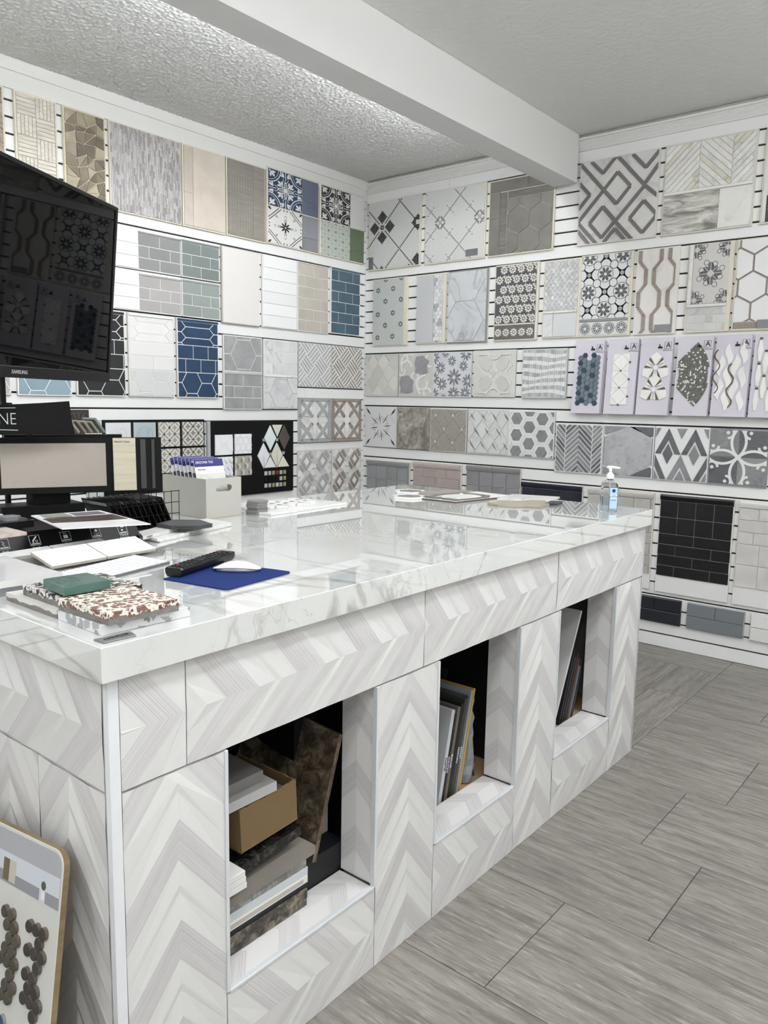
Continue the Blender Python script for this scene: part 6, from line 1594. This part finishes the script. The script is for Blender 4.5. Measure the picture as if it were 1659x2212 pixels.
hx_ = flat('dark_hexagon_tile', 'dark grey hexagon tile with handwritten edge, on the mosaic sheet', 'tile', [(1.955, -3.170), (2.020, -3.165), (2.075, -3.110), (2.068, -3.055), (1.985, -3.035), (1.925, -3.09)], ZT+.0218, ZT+.033, M('#4b4d50', 'cloud', .4, '#404245', 2), 'tile_body')
d1 = Vector((2.075-2.020, -3.110+3.165, 0)).normalized(); n1 = Vector((d1.y, -d1.x, 0)); mt = Matrix((d1, -n1, Vector((0, 0, 1)))).transposed().to_4x4(); mt.translation = Vector((2.020, -3.165, ZT+.0218))-hx_.location
text('THASSOS DOLOMITE', .006, M('#1a1a1c', rough=.6, rnd=0), hx_, mt @ TW(.039, .0055, .0004), sx=.95)
# ---------------------------------------------------------------- hand sanitizer
hs = thing('sanitizer_bottle', 'clear pump bottle of hand sanitizer, half full, on the worktop corner', 'bottle', (2.688, -1.655, ZT+.0005)); hs.rotation_euler = (0, 0, .55)
def rrect(a, b_, r, z, n=4):
    o = []
    for (cx, cy, a0) in ((a-r, b_-r, 0), (-a+r, b_-r, pi/2), (-a+r, -b_+r, pi), (a-r, -b_+r, 1.5*pi)):
        for k in range(n+1): t = a0+pi/2*k/n; o.append((cx+r*math.cos(t), cy+r*math.sin(t), z))
    return o
gl_ = M('#f4f8fb', rough=.04, trans=1, ior=1.3, rnd=0)
b = MB(); b.loft([rrect(.029, .021, .006, 0), rrect(.031, .023, .007, .003), rrect(.031, .023, .007, .098), rrect(.026, .019, .009, .110), rrect(.014, .014, .0139, .118), rrect(.013, .013, .0129, .124)], gl_); b.build('bottle_body', hs, smooth=False)
b = MB(); b.loft([rrect(.0285, .0205, .006, .003), rrect(.0285, .0205, .006, .058)], M('#e6f0f8', rough=.02, trans=1, ior=1.2, rnd=0)); b.build('gel', hs)
b = MB(); b.tube([(0, 0, .006), (0, 0, .118)], .003, M('#cfd5d8', rough=.2, rnd=0)); b.build('dip_tube', hs)
pwm = M('#eeeff0', rough=.3, rnd=0)
b = MB(); b.tube([(0, 0, .124), (0, 0, .140)], .0145, pwm, 18); b.tube([(0, 0, .140), (0, 0, .146)], .0105, pwm, 16); b.build('cap', hs)
b = MB(); b.tube([(0, 0, .146), (0, 0, .166)], [.0048, .0062], pwm, 12); b.tube([(-.012, .004, .167), (.004, 0, .168), (.034, -.008, .165)], [.0045, .0055, .0035], pwm, 10); b.build('pump', hs)
b = MB(); lbm = M('#a9cdf0', rough=.4, rnd=0); ln = M('#1c3a7a', rough=.4, rnd=0)
mrot = Matrix.Rotation(0, 4, 'Z')
lb = MB(); lb.prism(rect(.0, .012, .027, .092), .0233, .0237, lbm, mW); lb.prism(rect(.002, .050, .025, .066), .0238, .0239, M('#dfeafa', rough=.4, rnd=0), mW); lb.prism(circ(.0135, .080, .0065, 12), .0238, .0240, ln, mW); lb.build('label', hs)
text('Germ-X', .0085, M('#2a6bc0', rough=.4, rnd=0), hs, TW(.0135, .068, .0240)) if False else None
text('HAND\nSANITIZER', .0055, ln, hs, TW(.0135, .059, .0241)); text('MOISTURE', .0045, ln, hs, TW(.0135, .044, .0240)); text('8 fl oz', .004, M('#e6f0fa', rough=.4, rnd=0), hs, TW(.0135, .02, .0240))
# ---------------------------------------------------------------- first cubby
def block(name, lab, cat, x0, y0, z0, x1, y1, z1, m, part='body', group=None, rz=0, bev=.0006):
    t = thing(name, lab, cat, ((x0+x1)/2, (y0+y1)/2, z0), rz, group); a, c = (x1-x0)/2, (y1-y0)/2; MB().box(-a, -c, 0, a, c, z1-z0, m, bev).build(part, t); return t
g1 = 'slabs stacked in the first cubby'; z = .2232
st = M('#2b2826', 'stone2', .3, '#8a7f6e', 2.6, rnd=0)
block('stone_slab', 'dark figured granite slab, lowest in the first cubby stack', 'stone sample', 2.46, -3.575, z, 2.700, -3.288, .241, st, group=g1)
block('stone_slab', 'second figured dark granite slab from the bottom in the first cubby', 'stone sample', 2.47, -3.575, .2415, 2.701, -3.287, .2655, M('#38322c', 'stone2', .3, '#9c9078', 2.2, rnd=0), group=g1)
block('sample_box', 'thin navy sample box in the middle of the slab stack', 'box', 2.47, -3.575, .266, 2.697, -3.286, .281, M('#1d1f2a', rough=.45, rnd=0), group=g1)
t = block('sample_book', 'white sample book with printed text on its edge in the slab stack', 'book', 2.47, -3.575, .2815, 2.701, -3.286, .2995, M('#d9d5cb', rough=.5, rnd=0), group=g1)
b = MB()
for r in range(3): b.prism(rect(-.14, .004+r*.0035, .13, .0052+r*.0035), .1156, .1159, M('#8a867e', rough=.6, rnd=0), lambda u, v, d: (d, u, v))
b.build('printed_lines', t)
block('stone_slab', 'pale blue-white quartz slab in the slab stack', 'stone sample', 2.47, -3.575, .300, 2.700, -3.285, .3195, M('#c3c9cf', rough=.3, rnd=0), group=g1)
block('stone_slab', 'speckled silver granite slab in the slab stack', 'stone sample', 2.47, -3.575, .320, 2.699, -3.289, .3405, M('#8f908c', 'stone2', .3, '#b9b9b4', 3, rnd=0), group=g1)
t = plate('stone_slab', 'large taupe slab overhanging the slab stack in the first cubby', 'stone sample', [(2.47, -3.60, .362), (2.712, -3.60, .362), (2.712, -3.272, .372), (2.47, -3.272, .372)], .020, M('#8f8981', 'cloud', .4, '#857f77', 1, rnd=0), group=g1)[0]
b = MB(); b.prism(rect(.05, .05, .1, .1), 0, .0004, M('#16161a', rough=.5, rnd=0)); 
t = plate('stone_slab', 'black polished granite slab under the cardboard box', 'stone sample', [(2.45, -3.60, .405), (2.698, -3.60, .405), (2.690, -3.298, .424), (2.45, -3.298, .424)], .024, M('#1c1b1a', 'stone2', .15, '#4c4a45', 3, rnd=0), group=g1)[0]
cb = M('#7c6440', rough=.75, rnd=0); cbd = M('#6f5a3a', rough=.8, rnd=0)
t = thing('cardboard_box', 'open cardboard box with torn rim in the first cubby', 'box', (2.59, -3.392, .437)); t.rotation_euler = (.055, 0, 0)
b = MB(); rr = random.Random(6)
def wall(x0, y0, x1, y1, h):
    n = 16; dx, dy = (x1-x0)/n, (y1-y0)/n; l = math.hypot(dx, dy); nx, ny = -dy/l*.004, dx/l*.004
    hs_ = [h+rr.uniform(-.003, .001) for _ in range(n+1)]
    for i in range(n):
        a = (x0+dx*i, y0+dy*i); c = (x0+dx*(i+1), y0+dy*(i+1)); k = len(b.v)
        b.v += [(a[0], a[1], 0), (c[0], c[1], 0), (c[0]+nx, c[1]+ny, 0), (a[0]+nx, a[1]+ny, 0), (a[0], a[1], hs_[i]), (c[0], c[1], hs_[i+1]), (c[0]+nx, c[1]+ny, hs_[i+1]), (a[0]+nx, a[1]+ny, hs_[i])]
        for f in ((0, 1, 5, 4), (2, 3, 7, 6), (4, 5, 6, 7), (0, 3, 2, 1)): b.f.append([k+q for q in f]); b.m.append(b.mi(cb))
wall(-.10, -.083, .10, -.083, .104); wall(.10, -.083, .10, .083, .104); wall(.10, .083, -.10, .083, .104); wall(-.10, .083, -.10, -.083, .104)
b.box(-.10, -.083, 0, .10, .083, .003, cbd); b.build('box_body', t)
t2 = block('sample_tile', 'grey sample tile lying inside the cardboard box, lower', 'tile', 2.50, -3.455, .450, 2.68, -3.335, .530, M('#7e7d7c', rough=.5, rnd=0), group='samples in the cardboard box'); t2.rotation_euler = (.055, 0, 0)
for i, (l, a) in enumerate((('light grey slab on top of the cardboard box, lower', (2.50, -3.520, .541, 2.690, -3.372, .563)), ('dark grey slab on top of the cardboard box, upper', (2.47, -3.525, .564, 2.668, -3.392, .589)))):
    t2 = block('sample_slab', l, 'stone sample', *a, M('#b4b3b2' if i == 0 else '#807e7c', rough=.5, rnd=0), group='slabs on the cardboard box'); t2.rotation_euler = (.03, 0, -.04)
for k in range(3): block('white_tile_sample', ['lowest', 'middle', 'top'][k]+' white relief tile by the left edge of the first cubby', 'tile', 2.60, -3.577, .390+k*.014, 2.735, -3.500-.002*k, .4025+k*.014, M('#d9d9d6', rough=.35), group='white relief tiles in the first cubby')
# leaning figured slab
P = lambda x, y, z: (x, y, z)
t, _ = plate('stone_slab', 'tall brown figured granite slab leaning in the first cubby', 'stone sample', [(2.36, -3.150, .62), (2.672, -3.150, .592), (2.676, -3.246, .300), (2.64, -3.250, .290), (2.36, -3.262, .34)], .014, M('#46392c', 'stone2', .4, '#8d8069', 1.7, rnd=0), group='slabs leaning in the first cubby', side=M('#6d5c44', 'stone2', .4, '#9a8866', 2, rnd=0))
block('catalogue_box', 'pale grey box printed with a round letter Q badge', 'box', 2.37, -3.215, .295, 2.600, -3.112+0, .395, M('#a9aaa8', rough=.5, rnd=0)).location.x
qb = bpy.data.objects[[o.name for o in C.objects if o.name.startswith('catalogue_box')][0]]
b = MB(); b.prism([(.1155, 0)][:0]+circ(.018, .062, .016, 20), .1152, .1155, M('#232427', rough=.5, rnd=0), lambda u, v, d: (d, u, v)); b.build('round_badge', qb)
text('Q', .028, M('#c9cbcb', rough=.5, rnd=0), qb, Matrix.Translation((.1157, .018, .062)) @ Matrix.Rotation(pi/2, 4, 'Z') @ Matrix.Rotation(pi/2, 4, 'X'))
t = block('white_framed_card', 'white card with terracotta panel above the grey badge box', 'card', 2.57, -3.185, .3965, 2.598, -3.112, .450, M('#d9d9d8', rough=.5, rnd=0)); MB().box(.0142, -.002, .008, .0148, .034, .048, M('#8a4a30', rough=.5, rnd=0)).build('terracotta_panel', t)
block('black_case', 'matt black case standing behind the slab stack in the first cubby', 'case', 2.38, -3.262, .2232 if False else .2092, 2.6585, -3.112, .294, M('#15171c', rough=.5, rnd=0))
t = block('dark_catalogue', 'black lettered catalogue box at the top right of the first cubby', 'box', 2.36, -3.185, .4525, 2.55, -3.108, .700, M('#0e0e10', rough=.5, rnd=0))
text('Dr..\nkitchen', .03, M('#33353a', rough=.6, rnd=0), t, Matrix.Translation((.0953, .0, .20)) @ Matrix.Rotation(pi/2, 4, 'Z') @ Matrix.Rotation(pi/2, 4, 'X'), sx=.7)
# ---------------------------------------------------------------- second cubby: leaning sample books
def lean_book(lab, y, h, th, m, xr=2.648, xl=2.40, ang=.22, spine=None, tcol='#d9dadb', grp='sample books leaning in the second cubby', z=.2095, name='sample_book', cat='book'):
    t = thing(name, lab, cat, (xr, y, z), 0, grp); t.rotation_euler = (-ang, 0, 0)
    MB().box(xl-xr, 0, 0, 0, th, h, m, .0008).build('cover', t)
    if spine:
        text(spine, .0115, M(tcol, rough=.5, rnd=0), t, Matrix.Translation((.0006, th/2, h*.42)) @ Matrix.Rotation(pi/2, 4, 'X') @ Matrix.Rotation(0, 4, 'X') @ Matrix(((0, 0, 1, 0), (1, 0, 0, 0), (0, 1, 0, 0), (0, 0, 0, 1))).inverted().to_4x4() @ Matrix.Identity(4) if False else Matrix.Translation((.0006, th/2, h*.42)) @ Matrix(((0, 0, 1, 0), (0, -1, 0, 0), (1, 0, 0, 0), (0, 0, 0, 1))) @ Matrix.Scale(1, 4), sx=.9)
    return t
bd = lambda c: M(c, rough=.5, rnd=0)
lean_book('white quartz sample book, leftmost in the second cubby', -2.684, .285, .017, bd('#b9bcc0'), spine='QUARTZ', tcol='#33363c')
lean_book('thin black book behind the white quartz book', -2.664, .268, .010, bd('#1b1c22'), spine='SCRATINO')
lean_book('taupe sample book in the second cubby', -2.651, .285, .014, bd('#6f645b'), spine='EPITOME')
lean_book('black sample book between taupe and dark olive ones', -2.634, .290, .013, bd('#17181a'))
lean_book('dark olive sample book in the second cubby', -2.618, .300, .014, bd('#3a3a35'), spine='PARAGON')
lean_book('dark grey sample book in the second cubby', -2.601, .305, .011, bd('#55565a'), spine='LIMNOS')
lean_book('silver grey board beside the yellow book', -2.588, .318, .011, bd('#93979a'))
lean_book('mustard yellow sample book in the second cubby', -2.574, .320, .010, bd('#b8922e'))
lean_book('tall black framed board behind the yellow book', -2.548, .345, .010, bd('#26272a'), xr=2.52)
pg_ = thing('plastic_bag', 'crumpled grey plastic bag beside the yellow book', 'bag', (2.61, -2.507, .2095))
def crumple():
    b = MB(); rr = random.Random(3); rings = []
    for k in range(12):
        t = k/11; z = .004+.275*t; w = .050*(1-t*.72); d = .024*(1-t*.75)+.002; off = .040*t; r = []
        for i in range(10):
            a = 2*pi*i/10; r.append((d*1.6*math.cos(a)+rr.uniform(-.006, .006), off+w*.62*math.sin(a)+rr.uniform(-.006, .006)*(1 if t < .9 else .3), z+rr.uniform(-.004, .004) if 0 < k < 11 else z))
        rings.append(r)
    b.loft(rings, M('#83868c', rough=.35, rnd=0)); b.build('bag_body', pg_)
crumple()
fb_ = thing('grey_foam_sheet', 'dark grey crumpled sheet against the right wall of the second cubby', 'sheet', (2.585, -2.459, .2095))
b = MB(); rr = random.Random(8); rings = []
for k in range(9):
    t = k/8; r = []
    for i in range(8):
        a = 2*pi*i/8; r.append((.05*math.cos(a)*(1-.5*t)+rr.uniform(-.004, .004), (.011-.004*t)*math.sin(a)+.004*t+rr.uniform(-.002, .002), .002+.20*t))
    rings.append(r)
b.loft(rings, M('#3c3f47', rough=.6, rnd=0)); b.build('sheet_body', fb_)
# ---------------------------------------------------------------- third cubby
g3 = 'dark boards leaning in the third cubby'
t = thing('white_board', 'white grooved board leaning in the third cubby', 'board', (2.648, -1.955, .2095)); t.rotation_euler = (-.44, 0, 0)
wb = M('#c9cac8', rough=.4, rnd=0)
b = MB(); b.box(-.135, 0, 0, 0, .012, .46, wb, .001); b.box(-.29, 0, .16, -.1365, .012, .46, wb, .001); b.box(-.29, 0, 0, -.1365, .012, .1585, wb, .001); b.build('board_panel', t)
for i, (c9, h) in enumerate((('#141416', .34), ('#26262b', .30), ('#2e3036', .31), ('#5b3626', .28), ('#6f7a80', .24), ('#3a3a40', .26))):
    lean_book(['black board next to the white one in the third cubby', 'charcoal board in the third cubby', 'slate board in the third cubby', 'reddish brown board in the third cubby', 'pale steel board in the third cubby', 'rightmost dark board in the third cubby'][i], -1.905+i*.021, h*.86, .012, bd(c9), ang=.36, grp=g3, name='dark_board', cat='board')
# ---------------------------------------------------------------- penny mosaic board leaning on the counter end
pb = thing('penny_mosaic_board', 'white board of round penny mosaic samples leaning against the counter end', 'tile sample board', (2.725, -3.985, .0))
tl = math.asin(.125/.62); pb.rotation_euler = (0, 0, 0)
up2 = Vector((-.075, .128, .63)).normalized(); rv0 = Vector((1, .0, -.055)); rv = (rv0 - up2*up2.dot(rv0)).normalized(); nn = rv.cross(up2)
mb_ = Matrix((rv, -nn, up2)).transposed().to_4x4(); mb_.translation = Vector((2.766, -3.992, .024)); pb.matrix_world = mb_
HB = .615; WBd = .60; r_ = .028
def rounded(x0, y0, x1, y1, r):
    o = []
    for (cx, cy, a0) in ((x1-r, y1-r, 0), (x0+r, y1-r, pi/2), (x0+r, y0+r, pi), (x1-r, y0+r, 1.5*pi)):
        for k in range(6): t = a0+pi/2*k/5; o.append((cx+r*math.cos(t), cy+r*math.sin(t)))
    return o
MB().prism(rounded(-WBd, 0, 0, HB, r_), -.012, 0, M('#c3c4bf', rough=.45, rnd=0), mW, .0008, side=M('#96805c', 'wood', .6, '#86704c', rnd=0)).build('board_panel', pb)
b = MB(); b.prism(rounded(-WBd+.006, HB-.085, -.006, HB-.006, .022), .0001, .0003, M('#a4a6ab', rough=.5, rnd=0), mW); b.prism(rect(-WBd+.006, HB-.098, -.006, HB-.045), .0003, .0005, M('#c0c5cf', rough=.5, rnd=0), mW)
b.prism(rect(-WBd+.006, HB-.098, -.07, HB-.078), .0005, .0007, M('#8e8f96', rough=.5, rnd=0), mW); b.prism(rect(-.05, HB-.098, -.006, HB-.078), .0005, .0007, M('#8e8f96', rough=.5, rnd=0), mW)
b.prism(rect(-.200, HB-.094, -.178, HB-.055), .0007, .0009, M('#6b6148', rough=.6, rnd=0), mW); b.prism(rect(-.178, HB-.094, -.155, HB-.055), .0007, .0009, M('#b9b4a4', rough=.6, rnd=0), mW)
b.prism(rect(-.062, HB-.094, -.052, HB-.080), .0007, .0009, M('#d9dadb', rough=.6, rnd=0), mW); b.prism(circ(-.057, HB-.070, .008, 8), .0007, .0009, M('#4e5a3e', rough=.6, rnd=0), mW); b.build('printed_shelf_picture', pb)
def pennies(cx, cy, rows, col, rnd_, rim=None, R9=.0112):
    m = M(col, rough=.25, rnd=rnd_); rr = random.Random(int(cx*1000))
    for j in range(rows):
        for i in range(2 if j % 2 else 3):
            if rr.random() < (.25 if i in (0, 2) else 0): continue
            x = cx+(i-(.5 if j % 2 else 1))*R9*2.05; y = cy-j*R9*1.8
            b = _pc.get(('pen', m.name, rim))
            if b is None:
                q = MB(); q.prism(circ(0, 0, R9, 14), 0, .007, m, mW, .0012, side=M(rim, rough=.4, rnd=.04) if rim else M('#6a5f55' if col != '#7a4a40' else '#8a7a5f', rough=.5)); b = q.mesh('penny_tile'); _pc[('pen', m.name, rim)] = b
            o = bpy.data.objects.new('penny_tile', b); C.objects.link(o); o.parent = pb; o.location = (x, 0, y)
pennies(-.062, HB-.145, 8, '#3a3431', .2); pennies(-.150, HB-.145, 8, '#4a4638', .15); pennies(-.238, HB-.145, 8, '#3d4342', .25)
pennies(-.062, HB-.345, 9, '#7a4a40', .1); pennies(-.152, HB-.330, 10, '#37507a', .25, '#8f9388'); pennies(-.235, HB-.345, 9, '#37507a', .25, '#8f9388')
pennies(-.110, HB-.535, 3, '#3a3431', .2)
